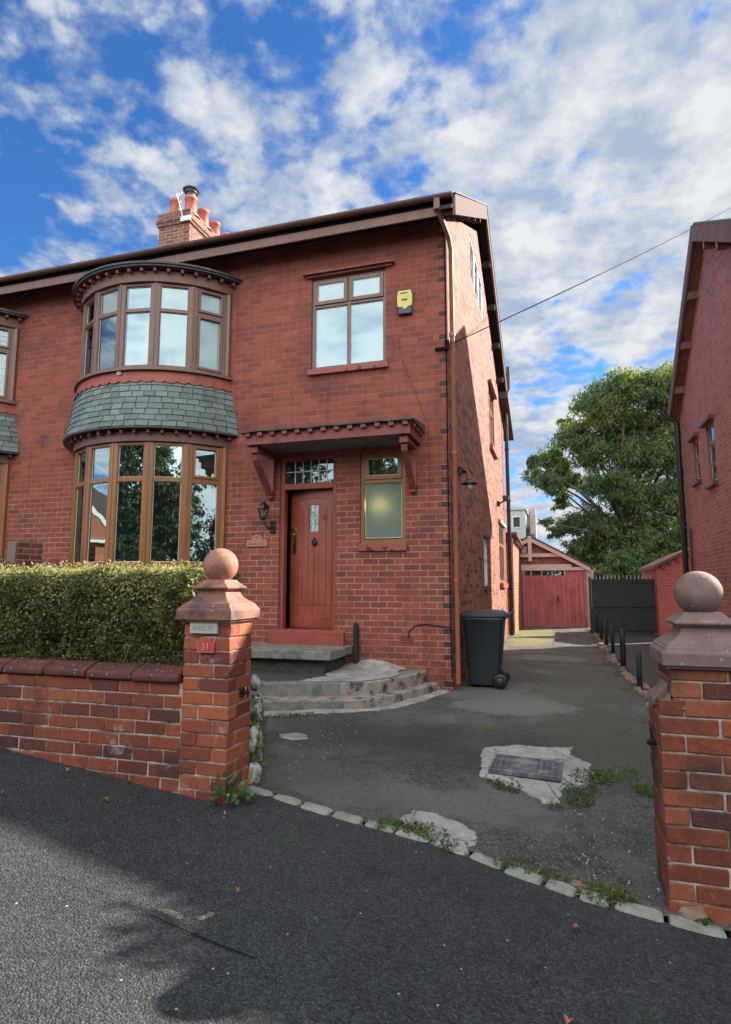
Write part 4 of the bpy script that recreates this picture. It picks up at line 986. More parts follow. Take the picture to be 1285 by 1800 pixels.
# airbrick
mb = MB(); T0 = T_at((0, 8.2, 0)); mb.box(-2.04, -1.85, .001, .006, .705, .835, T0)
ab = mb.build('air_brick', M['paint_red'], hs)
mb = MB()
for i in range(5):
    for j in range(3): mb.box(-2.025 + i * .034, -2.003 + i * .034, .0065, .009, .72 + j * .038, .742 + j * .038, T0)
mb.build('air_holes', M['dark'], ab)
mb = MB(); mb.cbox(-2.70, -2.63, 8.13, 8.199, .36, .93, b=.012, jit=.004); mb.prism([(-2.70, .93), (-2.63, .93), (-2.655, .99), (-2.68, .985)], 8.14, 8.198); mb.build('old_stub', M['soffit'], hs)

# side windows
mb = MB()
f = window(hs, TS, 11.1, 13.2, 7.35, 8.25, [(11.17, 11.78, 7.42, 8.18, False), (11.84, 12.46, 7.42, 8.18, False), (12.52, 13.13, 7.42, 8.18, False)], w0=-.08, w1=-.01, mat_='white', glass='glass_up')
f = window(hs, TS, 14.0, 15.25, 4.75, 6.2, [(14.07, 14.6, 5.75, 6.13, False), (14.66, 15.18, 5.75, 6.13, False), (14.07, 14.6, 4.82, 5.68, False), (14.66, 15.18, 4.82, 5.68, False)], w0=-.09, w1=-.03, mat_='wood')
mb = MB(); mb.box(13.9, 15.35, 0, .09, 6.21, 6.27, TS); mb.build('drip_hood', M['canopy_paint'], f); mb = MB(); mb.box(13.95, 15.3, 0, .08, 4.64, 4.745, TS); mb.build('sill', M['paint_red'], f)
f = window(hs, TS, 12.25, 12.75, 1.5, 2.45, [(12.32, 12.68, 2.08, 2.38, False), (12.32, 12.68, 1.57, 2.02, False)], w0=-.07, w1=.005, mat_='white')
mb = MB(); mb.box(12.15, 12.85, 0, .08, 2.46, 2.51, TS); mb.build('drip_hood', M['lead'], f); mb = MB(); mb.box(12.2, 12.8, 0, .07, 1.42, 1.49, TS); mb.build('sill', M['lead'], f)
f = window(hs, TS, 15.8, 17.3, 1.58, 3.1, [(15.87, 16.52, 2.6, 3.03, False), (16.58, 17.23, 2.6, 3.03, False), (15.87, 16.52, 1.65, 2.53, False), (16.58, 17.23, 1.65, 2.53, False)], w0=-.07, w1=.0, mat_='wood')
mb = MB(); mb.box(15.7, 17.4, 0, .07, 3.105, 3.19, TS); mb.build('lintel', M['concretepost'], f); mb = MB(); mb.box(15.75, 17.35, 0, .09, 1.46, 1.575, TS); mb.build('sill', M['paint_red'], f)
mb = MB(); mb.box(-7.5, FX1 - .4, 10.2, 18.2, .3, 6.8); mb.build('inner_core', M['dark'], hs)
# soil pipe and rear eaves corner
mb = MB(); mb.tube([(-1.20, 17.75, 7.05), (-1.12, 17.75, 7.25), (-1.10, 17.75, 7.9)], .055, 10); mb.tube([(-1.20, 17.75, 7.08), (-1.20, 17.75, .05)], .055, 10)
for z in (5.4, 3.9, 2.4): mb.tube([(-1.2, 17.75, z), (-1.2, 17.75, z + .06)], .07, 10)
mb.build('soil_pipe', M['black'], hs)
mb = MB(); mb.tube([(-1.24, 18.1, 6.0), (-1.24, 18.1, .1)], .035, 8); mb.build('rear_downpipe', M['concretepost'], hs)
mb = MB(); mb.prism([(17.0, 6.75), (19.3, 6.05), (19.3, 6.2), (17.0, 6.95)], -3.5, -1.08, plane='yz'); mb.build('rear_roof', M['gutter'], rf)

# ------------------------------------------------------------------ front steps (one thing)
st = thing('front_steps', 'curved stone and cement steps rising to the red front door', 'steps', (-3.1, 7.2, .115))
mb = MB(); mb.cbox(-4.55, -2.72, 7.29, 8.199, .57, .678, b=.008, jit=.003); mb.build('door_slab', M['stone'], st)
mb = MB(); mb.box(-4.5, -2.85, 7.42, 8.198, .2, .569); mb.build('slab_base', M['platdark'], st)
plat = [(-4.7, 6.07), (-3.35, 6.53), (-2.42, 6.84), (-2.26, 6.91), (-2.13, 7.02), (-2.0, 7.2), (-1.88, 7.45), (-1.78, 7.72), (-1.71, 7.98), (-1.69, 8.199)]
low = [(-4.7, 5.82), (-3.16, 6.28), (-2.29, 6.60), (-2.12, 6.72), (-1.96, 6.93), (-1.83, 7.2), (-1.71, 7.55), (-1.60, 7.85), (-1.51, 8.199)]
def stepmesh(poly, z0, z1, nose=.02):
    m_ = MB(); P = poly + [(-4.7, 8.199)]
    inner = [(x - nose * .8, y + nose) for x, y in poly] + [(-4.7, 8.199)]
    n = len(P); V = [(x, y, z0) for x, y in P] + [(x, y, z1 - .012) for x, y in P] + [(x, y, z1) for x, y in inner]
    Fd = [(i, (i + 1) % n, n + (i + 1) % n, n + i) for i in range(n)]
    Ft = [(n + i, n + (i + 1) % n, 2 * n + (i + 1) % n, 2 * n + i) for i in range(n)]
    m_.add(V, Fd + Ft + [[2 * n + i for i in range(n)]])
    return m_
def split_mats(m_, xs):     # left of xs: dark stone, right: pale stained cement
    for i, f in enumerate(m_.f):
        cx_ = sum(m_.v[k][0] for k in f[:4]) / min(4, len(f))
        m_.mi[i] = 1 if cx_ > xs else 0
m_ = stepmesh(low, -.05, .235); split_mats(m_, -2.5); m_.mi[-1] = 1; m_.build('lower_step', [M['stone'], M['stepside']], st)
m_ = stepmesh(plat, .236, .385); split_mats(m_, -2.6); m_.mi[-1] = 0; m_.build('upper_step', [M['stone'], M['stepside']], st)
# tread surfaces laid on the steps: dark tarmac left, trowelled cement right
def lay(name, pts, z, mat_, jag=.02):
    P = []
    for a, b_ in zip(pts, pts[1:] + pts[:1]):
        n = max(1, int(math.dist(a[:2], b_[:2]) / .05)); jj = jag if (len(a) > 2) else .003
        for i in range(n): t = i / n; P.append((a[0] + (b_[0] - a[0]) * t + random.uniform(-jj, jj), a[1] + (b_[1] - a[1]) * t + random.uniform(-jj, jj)))
    n = len(P); cx_ = sum(p[0] for p in P) / n; cy_ = sum(p[1] for p in P) / n
    V = [(x, y, z - .006) for x, y in P] + [(cx_ + (x - cx_) * .97, cy_ + (y - cy_) * .97, z) for x, y in P]
    m_ = MB(); m_.add(V, [(i, (i + 1) % n, n + (i + 1) % n, n + i) for i in range(n)] + [[n + i for i in range(n)]]); return m_.build(name, mat_, st)
lay('tarmac_tread', [(-4.5, 6.30), (-3.35, 6.70), (-2.95, 6.82), (-2.86, 7.05), (-2.74, 7.25), (-2.78, 7.44), (-4.5, 7.44)], .392, M['platdark'])
lay('cement_tread', [(-2.93, 6.73), (-2.42, 6.89), (-2.28, 6.95), (-2.16, 7.06), (-2.04, 7.22), (-1.93, 7.46, 1), (-1.95, 7.8, 1), (-2.1, 8.17), (-2.84, 8.17), (-2.83, 7.38, 1), (-2.70, 7.25, 1), (-2.84, 7.02, 1)], .398, M['cement'])
mb = MB()
V = []; F = []; n = 14
pts = [(-2.84, 8.195, .42), (-2.5, 8.195, .50), (-2.3, 8.195, .49), (-2.1, 8.195, .44), (-1.95, 8.195, .395)]
for i, (x, y, z) in enumerate(pts): V += [(x, y, z), (x, 8.02 - .1 * (i % 2), .3985)]
mb.add(V, [(2 * i, 2 * i + 2, 2 * i + 3, 2 * i + 1) for i in range(len(pts) - 1)]); mb.build('cement_fillet', M['cement'], st)

# ------------------------------------------------------------------ things fixed to the front
lt = thing('wall_lantern', 'black coach lantern on the brick left of the front door', 'lantern', (-3.98, 8.2, 2.3))
mb = MB(); mb.cbox(-4.02, -3.93, 8.17, 8.199, 2.28, 2.46, b=.01); mb.tube([(-3.975, 8.17, 2.36), (-3.975, 8.06, 2.33), (-4.0, 8.0, 2.38), (-4.03, 8.0, 2.47)], .014, 8); mb.build('arm', M['black'], lt)
mb = MB(); mb.lathe([(.012, .30), (.02, .27), (.085, .205), (.10, .17), (.10, .165)], (-4.04, 8.0, 2.455), 6, sm=False); mb.lathe([(.03, .0), (.05, .02), (.052, .03)], (-4.04, 8.0, 2.455), 6, sm=False)
for k in range(6):
    t = 2 * math.pi * k / 6; mb.tube([(-4.04 + .05 * math.cos(t), 8.0 + .05 * math.sin(t), 2.48), (-4.04 + .088 * math.cos(t), 8.0 + .088 * math.sin(t), 2.63)], .005, 5)
mb.build('cage', M['black'], lt)
mb = MB(); mb.lathe([(.018, 0), (.028, .05), (.022, .11)], (-4.04, 8.0, 2.49), 10); mb.build('bulb', M['white'], lt)
mb = MB(); mb.lathe([(.045, 0), (.082, .15)], (-4.04, 8.0, 2.482), 6, sm=False); mb.build('lantern_glass', glass_mat('lantern_glass', .1, clear=.95), lt)

def plaque_outline(x0, x1, z0, z1, hump):
    cx_ = (x0 + x1) / 2; r = (x1 - x0) * .28
    return [(x0, z0), (x1, z0), (x1, z1)] + [(cx_ + r * math.cos(t), z1 + hump * math.sin(t)) for t in lin(0, math.pi, 12)] + [(x0, z1)]
np_ = thing('name_plaque', 'pink terracotta name plaque with an arched top, left of the door', 'plaque', (-4.23, 8.2, 2.08))
mb = MB(); mb.prism(plaque_outline(-4.40, -4.06, 2.08, 2.185, .075), 8.175, 8.199); mb.build('plate', M['pinkplate'], np_, bevel=.005)
mb = MB(); mb.prism([(-4.235, 2.205), (-4.215, 2.225), (-4.222, 2.235), (-4.235, 2.228), (-4.248, 2.235), (-4.255, 2.225)], 8.17, 8.1745); mb.build('heart', M['canopy_paint'], np_)
mb = MB()
for i, (a, b_) in enumerate(((0, .012), (.03, .03), (.07, .014), (.10, .03), (.145, .022), (.185, .014), (.215, .02))): mb.box(-4.36 + a, -4.36 + a + b_, 8.171, 8.1745, 2.105, 2.13 + .006 * (i % 2))
mb.build('worn_lettering', M['brownpipe'], np_)
al = thing('alarm_box', 'yellow and black burglar alarm box beside the upper window', 'alarm box', (-1.93, 8.2, 5.38))
mb = MB(); sh = [(-2.035, 5.50), (-2.0, 5.48), (-1.975, 5.485), (-1.94, 5.455), (-1.925, 5.45), (-1.905, 5.455), (-1.87, 5.485), (-1.82, 5.50), (-1.815, 5.64), (-1.835, 5.735), (-2.025, 5.735), (-2.04, 5.64)]
mb.prism(sh, 8.12, 8.175); mb.build('cover', M['yellow'], al, bevel=.008)
mb = MB(); mb.cbox(-2.03, -1.825, 8.135, 8.199, 5.385, 5.505, b=.012); mb.box(-2.02, -1.835, 8.1755, 8.199, 5.506, 5.72); mb.build('base', M['navy'], al)
mb = MB(); mb.box(-1.985, -1.88, 8.1165, 8.1195, 5.685, 5.70); mb.box(-1.97, -1.885, 8.1165, 8.1195, 5.58, 5.605); mb.build('faded_print', M['lead'], al)
sl2 = thing('outside_light', 'swan-neck lamp with a small metal shade at the front corner', 'lamp', (-1.33, 8.75, 3.0))
mb = MB(); mb.tube([(-1.33, 8.75, 3.05), (-1.27, 8.72, 3.15), (-1.2, 8.68, 3.18), (-1.13, 8.65, 3.12), (-1.12, 8.64, 3.03)], .012, 8); mb.lathe([(.04, 0), (.04, .015)], (-1.12, 8.64, 3.02), 12); mb.build('arm', M['brownpipe'], sl2)
mb = MB(); mb.lathe([(.03, .09), (.045, .05), (.13, .0), (.125, -.004), (.04, .04)], (-1.12, 8.64, 2.95), 20); mb.build('shade', M['lead'], sl2)
mb = MB(); mb.lathe([(.03, .05), (.045, .0), (.045, -.03), (.02, -.06)], (-1.12, 8.64, 2.93), 14); mb.build('bulb_cover', M['curtain'], sl2)
sn = thing('motion_sensor', 'black motion sensor above the swan-neck lamp', 'sensor', (-1.33, 8.95, 3.15))
mb = MB(); mb.cbox(-1.33, -1.27, 8.9, 9.02, 3.14, 3.26, b=.01); mb.lathe([(.02, -.04), (.045, -.02), (.045, .02), (.02, .04)], (-1.23, 8.92, 3.2), 12); mb.build('sensor_body', M['black'], sn)
fl_ = thing('floodlight', 'small floodlight on the sunlit side wall above the rear window', 'floodlight', (-1.33, 15.6, 3.5))
mb = MB(); mb.cbox(-1.33, -1.26, 15.5, 15.62, 3.5, 3.62, b=.01); mb.tube([(-1.3, 15.56, 3.56), (-1.2, 15.62, 3.62), (-1.14, 15.7, 3.66)], .02, 8); mb.build('bracket', M['black'], fl_)
mb = MB(); mb.cbox(-1.2, -1.04, 15.6, 15.75, 3.66, 3.78, b=.015); mb.build('lamp_head', M['lead'], fl_)
wr = MB(); A_, B_ = Vector((-1.27, 8.2, 4.88)), Vector((5.58, 20, 13.05)); pts = []
for i in range(25): t = i / 24; p = A_.lerp(B_, t); p.z -= .25 * 4 * t * (1 - t) * .25; pts.append(p)
wr.tube(pts, .009, 6); o = wr.build('overhead_cable', M['wire']); tag(rebase(o, A_), 'thin black service cable rising from the house corner across the sky', 'cable')
mb = MB(); mb.tube([(-7.45, 7.92, 5.55), (-7.50, 7.9, 5.85), (-7.46, 7.88, 6.0)], .012, 6)

# ------------------------------------------------------------------ garden wall, piers
course = .0855
def bricks(mb, T, u0, u1, zlo, zhi, depth=.05, odd0=0, blen=.235, minz=None, skip=None):
    r = 0; z = zlo
    while z < zhi - .01:
        u = u0 - (blen / 2 if (r + odd0) % 2 else 0)
        while u < u1 - .001:
            a, b_ = max(u, u0), min(u + blen - .009, u1)
            if b_ - a > .02 and (minz is None or minz((a + b_) / 2) < z + .09):
                j = random.uniform(-.0025, .0025); rr = random.uniform(-.001, .003)
                hh = course - random.uniform(.008, .0115)
                P = []
                for (ins, ww) in ((.0055, rr), (0.0, rr - .006), (0.0, -depth)):
                    for (uu, vv) in ((a + ins, z + ins), (b_ - ins, z + ins), (b_ - ins, z + hh - ins), (a + ins, z + hh - ins)):
                        q = .0016; P.append(T(uu + random.uniform(-q, q), ww + random.uniform(-q, q) * .6, vv + random.uniform(-q, q) + j * .5))
                F = [(0, 1, 2, 3)] + [(i, (i + 1) % 4, 4 + (i + 1) % 4, 4 + i) for i in range(4)] + [(4 + i, 4 + (i + 1) % 4, 8 + (i + 1) % 4, 8 + i) for i in range(4)]
                mb.add(P, F)
            u += blen + random.uniform(-.004, .004)
        z += course; r += 1
gw = thing('garden_wall', 'low red brick garden wall with whitened joints under the hedge', 'wall', (-6.0, 3.6, .3))
mb = MB(); TW = T_at((0, 3.5, 0)); bricks(mb, TW, -10.2, -2.325, -.14 + .0, .885, .1, minz=lambda u: zg(u, 3.5) - .12); mb.build('brickwork', M['wallbrick'], gw)
mb = MB(); mb.box(-10.2, -2.30, 3.506, 3.72, -.3, .875); mb.build('mortar_bed', M['mortar'], gw)
u = -2.335
while u > -10.0:
    L = random.uniform(.355, .385); mb = MB(); a, b_ = u - L + .012, u; z0 = .885 + random.uniform(-.004, .004); j = random.uniform(-.006, .006)
    pr = [(3.468 + j, z0), (3.468 + j, z0 + .042), (3.485 + j, z0 + .054), (3.57, z0 + .088), (3.64, z0 + .092), (3.76, z0 + .04), (3.78, z0)]
    mb.prism(pr, a, b_, plane='yz'); mb.build('coping_stone', M['coping'], gw, bevel=.012); u -= L

def pier(name, label, x0, x1, y0, y1, z0, z1, capz, capr, ball_r, steps, mats, ball_mat):
    p = thing(name, label, 'gate pier', ((x0 + x1) / 2, (y0 + y1) / 2, z0 + .1))
    mb = MB(); r = 0; z = z0; bd = .108
    w_, d_ = x1 - x0, y1 - y0; g_ = .009
    while z < z1 - .01:
        hh = min(course - .009, z1 - z - .002); ex = steps if (steps and z < steps[0]) else None
        X0_, X1_, Y0_, Y1_ = (x0 - ex[1], x1 + ex[1], y0 - ex[2], y1) if ex else (x0, x1, y0, y1)
        w_ = X1_ - X0_
        def bk(a, b_, c_, d2):
            q = .0025
            dx, dy = random.uniform(-q, q), random.uniform(-q, q)
            mb.cbox(a + dx, b_ + dx, c_ + dy, d2 + dy, z, z + hh, b=.005, jit=.0013)
        if r % 2:
            bk(X1_ - bd, X1_, Y0_, Y0_ + .225); bk(X1_ - bd, X1_, Y0_ + .225 + g_, Y1_)
            if w_ > .42: bk(X0_, X0_ + .11, Y0_, Y0_ + .225); bk(X0_ + .11 + g_, X1_ - bd - g_, Y0_, Y0_ + bd)
            else: bk(X0_, X1_ - bd - g_, Y0_, Y0_ + bd)
            bk(X0_, X0_ + bd, Y0_ + (.225 if w_ > .42 else bd) + g_, Y1_)
        else:
            s_ = min(.226, w_ * .64); bk(X1_ - s_, X1_, Y0_, Y0_ + bd); bk(X0_, X1_ - s_ - g_, Y0_, Y0_ + bd)
            bk(X1_ - bd, X1_, Y0_ + bd + g_, Y1_); bk(X0_, X0_ + bd, Y0_ + bd + g_, Y1_)
        z += course; r += 1
    mb.build('brick_shaft', mats[0], p)
    mb = MB(); mb.box(x0 + .007, x1 - .007, y0 + .007, y1 - .007, z0, z1)
    if steps: mb.box(x0 - steps[1] + .007, x1 + steps[1] - .007, y0 - steps[2] + .007, y1 - .007, z0 - .01, steps[0] - .01)
    mb.build('mortar_core', M['mortar'], p)
    if steps:
        mb = MB(); e = steps[1]
        for (a, b_) in ((x0 - e, x0 + .004),):
            mb.prism([(x0 - e - .02, steps[0]), (x0 - e - .015, steps[0] + .03), (x0 - .004, steps[0] + .115), (x0 - .004, steps[0])], y0 + .06, y0 + .24)
            mb.prism([(x0 - e, steps[0]), (x0 - .006, steps[0] + .075), (x0 - .006, steps[0])], y0 - steps[2] + .002, y0 + .055)
        mb.prism([(y0 - steps[2], steps[0] - .002), (y0 - .004, steps[0] + .03), (y0 - .004, steps[0] - .002)], x0 - e + .01, x1 + e, plane='yz', mi=0)
        mb.build('sloping_shoulder', M['terra_grey'], p, bevel=.006)
    cx_, cy_ = (x0 + x1) / 2, (y0 + y1) / 2
    k = capr
    prof = [(k * .92, -.012), (k * .93, 0), (k, .004), (k, .060), (k * .985, .070), (k * .93, .078), (k * .92, .090), (k * .87, .096), (k * .86, .104), (k * .72, .122), (k * .60, .142), (k * .53, .162), (k * .50, .180), (k * .505, .190), (k * .60, .196), (k * .665, .204), (k * .665, .214), (k * .60, .222), (k * .50, .238), (k * .43, .252), (k * .41, .262)]
    mb = MB(); mb.lathe(prof, (cx_, cy_, capz), square=True); mb.build('cap', mats[1], p, bevel=.004)
    mb = MB(); n = 16; pf = [(ball_r * math.sin(math.pi * i / n) + (.0005 if i in (0, n) else 0), -ball_r * math.cos(math.pi * i / n)) for i in range(n + 1)]
    mb.lathe([(ball_r * .5, -ball_r * .95)] + pf[3:], (cx_, cy_, capz + .25 + ball_r * .93), 40); mb.build('ball_finial', ball_mat, p)
    return p
pier('gate_pier', 'sunlit brick gate pier numbered 31 with a clay ball on top', -2.32, -1.985, 3.5, 3.80, -.02, 1.278, 1.280, .200, .116, None, (M['pierbrick'], M['terra']), M['terra_ball'])
pier('gate_pier', 'greyish brick gate pier at the right edge of the view, ball topped', .535, .905, 3.44, 3.80, -.25, 1.100, 1.103, .224, .117, (.895, .065, .02), (M['wallbrick'], M['terra_grey']), M['terra_grey'])
mb = MB(); mb.box(1.03, 9, 3.5, 3.72, -1.0, .70); o = mb.build('boundary_wall', M['brick_right']); tag(rebase(o, (5, 3.6, -.4)), 'low brick wall continuing right of the right gate pier', 'wall')
# plates on the left pier
sp_ = thing('street_plate', 'pale weathered stone plate with worn letters high on the left pier', 'plate', (-2.15, 3.5, 1.20))
mb = MB(); mb.box(-2.265, -2.065, 3.478, 3.499, 1.197, 1.272); mb.build('plate', M['cream'], sp_, bevel=.003)
text_mesh('SHILL ST', .042, .0006, M['greytext'], lambda x, d, y: Vector((-2.165 + x * 1.0, 3.4772 - d, 1.218 + y)), 'worn_lettering', sp_)
n31 = thing('number_plate', 'small red arched plate reading 31 on the left gate pier', 'number plate', (-2.15, 3.5, 1.08))
mb = MB(); mb.prism(plaque_outline(-2.207, -2.088, 1.08, 1.145, .028), 3.484, 3.4985); mb.build('plate', M['redplate'], n31, bevel=.002)
ou = plaque_outline(-2.207, -2.088, 1.08, 1.145, .028); mb = MB()
mb.tube([(x, 3.483, z) for x, z in ou + ou[:1]], .0022, 5); mb.build('rim', M['pinktext'], n31)
text_mesh('31', .062, .003, M['pinktext'], lambda x, d, y: Vector((-2.148 + x, 3.481 - d, 1.093 + y)), 'numerals', n31)
lt2 = thing('gate_latch', 'black iron gate latch on the right face of the left pier', 'latch', (-1.985, 3.67, .80))
mb = MB(); mb.tube([(-1.984, 3.67, .81), (-1.93, 3.67, .81)], .010, 8); mb.tube([(-1.94, 3.67, .78), (-1.94, 3.67, .85)], .007, 8); mb.cbox(-1.984, -1.976, 3.64, 3.70, .78, .84, b=.002); mb.build('latch_body', M['black'], lt2)
lt3 = thing('gate_hook', 'dark iron gate catch on the left face of the right pier', 'latch', (.49, 3.6, .70))
mb = MB(); mb.tube([(.489, 3.60, .70), (.44, 3.60, .70)], .008, 8); mb.cbox(.43, .49, 3.585, 3.62, .675, .70, b=.003); mb.tube([(.455, 3.60, .70), (.45, 3.60, .76)], .005, 6); mb.build('catch_body', M['black'], lt3)

# brick divider between the two front gardens, seen above the hedge
dv = thing('garden_divider', 'low dark brick divider with a pale slab end behind the hedge', 'wall', (-7.6, 7.1, .4))
mb = MB(); mb.box(-7.62, -7.43, 6.95, 7.40, .2, 2.15); mb.build('brickwork', M['brick_chim'], dv)
mb = MB(); mb.box(-7.60, -7.45, 6.925, 6.949, 1.78, 2.14); mb.box(-7.95, -7.621, 6.95, 7.3, 1.7, 1.76); mb.build('end_slab', M['terra_grey'], dv)

# ------------------------------------------------------------------ foliage
def leaves(name, centers, sizes, mat_, parent=None, aspect=.45, droop=.0, upbias=0.0, fold=False):
    n = len(centers); c = np.asarray(centers, float); s = np.asarray(sizes, float)
    a = rng.normal(size=(n, 3)); a[:, 2] -= droop; a /= np.linalg.norm(a, axis=1, keepdims=True)
    b = rng.normal(size=(n, 3)); b[:, 2] += upbias; b -= (b * a).sum(1, keepdims=True) * a; b /= np.linalg.norm(b, axis=1, keepdims=True)
    nn = np.cross(a, b); wd = nn * (s * aspect * .5)[:, None]; L = a * s[:, None]
    V = np.empty((n, 4, 3)); V[:, 0] = c; V[:, 1] = c + L * .45 + wd; V[:, 2] = c + L; V[:, 3] = c + L * .45 - wd
    V[:, [1, 3]] += (b * (s * .08)[:, None])[:, None, :]
    me = bpy.data.meshes.new(name); me.vertices.add(4 * n); me.vertices.foreach_set('co', V.reshape(-1))
    me.loops.add(4 * n); me.loops.foreach_set('vertex_index', np.arange(4 * n, dtype=np.int32))
    me.polygons.add(n); me.polygons.foreach_set('loop_start', np.arange(0, 4 * n, 4, dtype=np.int32)); me.polygons.foreach_set('loop_total', np.full(n, 4, dtype=np.int32))
    me.materials.append(mat_); me.update(); me.validate()
    return link(name, me, parent)

# hedge on the wall
hg = thing('hedge', 'clipped privet hedge with pale sunlit top behind the garden wall', 'hedge', (-6.0, 3.95, .7))
def hedge_pts(n, x0, x1, y0, y1, z0, ztop):
    P = []
    for _ in range(n):
        x = random.uniform(x0, x1); f = random.random()
        if mnoise.noise(Vector((x * 4, random.random() * 0 + 1, 9))) > .38 and random.random() < .35: continue
        zt = ztop + .035 * mnoise.noise(Vector((x * 1.6, 0, 5))) + .02 * mnoise.noise(Vector((x * 6, 1, 5)))
        yf = y0 + .05 * mnoise.noise(Vector((x * 2.1, 3, 0)))
        if f < .55:      # front face
            z = random.uniform(z0, zt); y = yf + .10 * mnoise.noise(Vector((x * 5, z * 5, 1))) + .05 * mnoise.noise(Vector((x * 14, z * 14, 1))) + abs(random.gauss(0, .03))
            y += max(0, z - (zt - .1)) * .7
            if z < z0 + .15: y += (z0 + .15 - z) * .2
        elif f < .85: y = random.uniform(yf, y1); z = zt - abs(random.gauss(0, .03)) + .07 * mnoise.noise(Vector((x * 5, y * 5, 7))); z -= max(0, (yf + .1) - y) * .6
        else:
            e = random.random()
            x = x1 - abs(random.gauss(0, .05)); y = random.uniform(yf, y1); z = random.uniform(z0, zt)
        P.append((x, y, z))
    return P
hp_ = hedge_pts(95000, -5.6, -2.38, 3.60, 4.35, .93, 1.60) + hedge_pts(22000, -9.6, -5.6, 3.60, 4.35, .93, 1.61)
leaves('foliage', hp_, [random.uniform(.016, .034) for _ in hp_], M['leaf_hedge'], hg, .5, 0, .3)
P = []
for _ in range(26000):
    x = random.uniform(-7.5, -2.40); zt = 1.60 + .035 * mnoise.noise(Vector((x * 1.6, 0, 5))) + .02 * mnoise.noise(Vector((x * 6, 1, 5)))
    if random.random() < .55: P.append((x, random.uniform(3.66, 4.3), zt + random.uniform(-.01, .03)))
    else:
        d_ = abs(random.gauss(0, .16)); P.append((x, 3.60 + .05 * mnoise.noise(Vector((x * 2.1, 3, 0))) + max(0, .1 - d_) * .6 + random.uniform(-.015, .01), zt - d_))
leaves('sunlit_tips', P, [random.uniform(.012, .028) for _ in P], M['leaf_sunlit_tip'], hg, .5, 0, .6)  # extra pale leaves paint sunlight onto the top and upper front
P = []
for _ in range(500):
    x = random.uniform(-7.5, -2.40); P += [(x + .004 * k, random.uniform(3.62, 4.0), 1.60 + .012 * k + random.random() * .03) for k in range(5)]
leaves('stray_shoots', P, [random.uniform(.015, .03) for _ in P], M['leaf_sunlit_tip'], hg, .4, -.6, .3)
mb = MB(); mb.box(-9.6, -2.45, 3.70, 4.28, .80, 1.52, jit=0); mb.build('inner_twigs', M['twigs'], hg)
mb = MB()
for _ in range(700):
    x = random.uniform(-9.5, -2.45); y = 3.66 + random.uniform(0, .1); z = random.uniform(.9, 1.35); mb.tube([(x, y, z), (x + random.uniform(-.06, .06), y - random.uniform(.0, .06), z + random.uniform(.05, .15))], .0018, 3, cap=False)
mb.build('twigs', M['twigs'], hg)
sh_ = thing('golden_shrub', 'pale golden shrub tip rising above the hedge at the left edge', 'shrub', (-5.2, 4.7, .6))
P = []; 
for _ in range(9000):
    v = rng.normal(size=3); v /= np.linalg.norm(v); r_ = .5 + .1 * random.random(); P.append((-5.78 + v[0] * r_ * .9, 4.9 + v[1] * r_ * .8, 1.25 + v[2] * r_ * 1.05))
leaves('foliage', P, [random.uniform(.02, .045) for _ in P], M['leaf_hedge'], sh_, .5)
mb = MB(); mb.tube([(-5.78, 4.9, .4), (-5.78, 4.9, 1.2)], .03, 6); mb.build('stem', M['bark'], sh_)

def tree(name, label, base, clumps, mat_, nleaf, lsize, trunk_r, droop=.8, aspect=.35, cat='tree', group=None, fork=.4):
    t = thing(name, label, cat, base, group); b = Vector(base); mb = MB()
    top = max(c[2] for c in clumps); cen = Vector((sum(c[0] for c in clumps) / len(clumps), sum(c[1] for c in clumps) / len(clumps), top))
    hub = Vector((base[0] * .6 + cen.x * .4, base[1] * .6 + cen.y * .4, base[2] + (top - base[2]) * fork))
    mb.tube([b - Vector((0, 0, .3)), b.lerp(hub, .5) + Vector((.1, 0, 0)), hub], [trunk_r * 1.2, trunk_r * .9, trunk_r * .7], 10)
    for c in clumps:
        c3 = Vector(c[:3]); st_ = b.lerp(hub, random.uniform(.6, 1)); m1 = st_.lerp(c3, .5) + Vector((random.uniform(-.3, .3), random.uniform(-.3, .3), random.uniform(.0, .5)))
        mb.tube([st_, m1, c3], [trunk_r * .4, trunk_r * .22, trunk_r * .06], 6)
        for _ in range(3): v = Vector([random.uniform(-1, 1) for _ in range(3)]) * c[3] * .9; mb.tube([m1.lerp(c3, .6), c3 + v], [trunk_r * .08, trunk_r * .02], 4, cap=False)
    mb.build('trunk', M['bark'], t)
    vol = np.array([c[3] ** 2 for c in clumps]); vol = vol / vol.sum(); P = []
    for c, f in zip(clumps, vol):
        nsub = max(6, int(nleaf * f / 55)); 
        for _ in range(nsub):
            v = rng.normal(size=3); v /= np.linalg.norm(v); r_ = c[3] * (random.random() ** .42) * (1 + .25 * random.uniform(-1, 1)); q = np.array(c[:3]) + v * r_ * np.array([1, 1, .8])
            k = 55; P.append(q + rng.normal(size=(k, 3)) * np.array([c[3] * .13, c[3] * .13, c[3] * .10]))
    P = np.concatenate(P); leaves('crown', P, lsize * rng.uniform(.6, 1.3, len(P)), mat_, t, aspect, droop)
    return t
TY = 32
cl = []
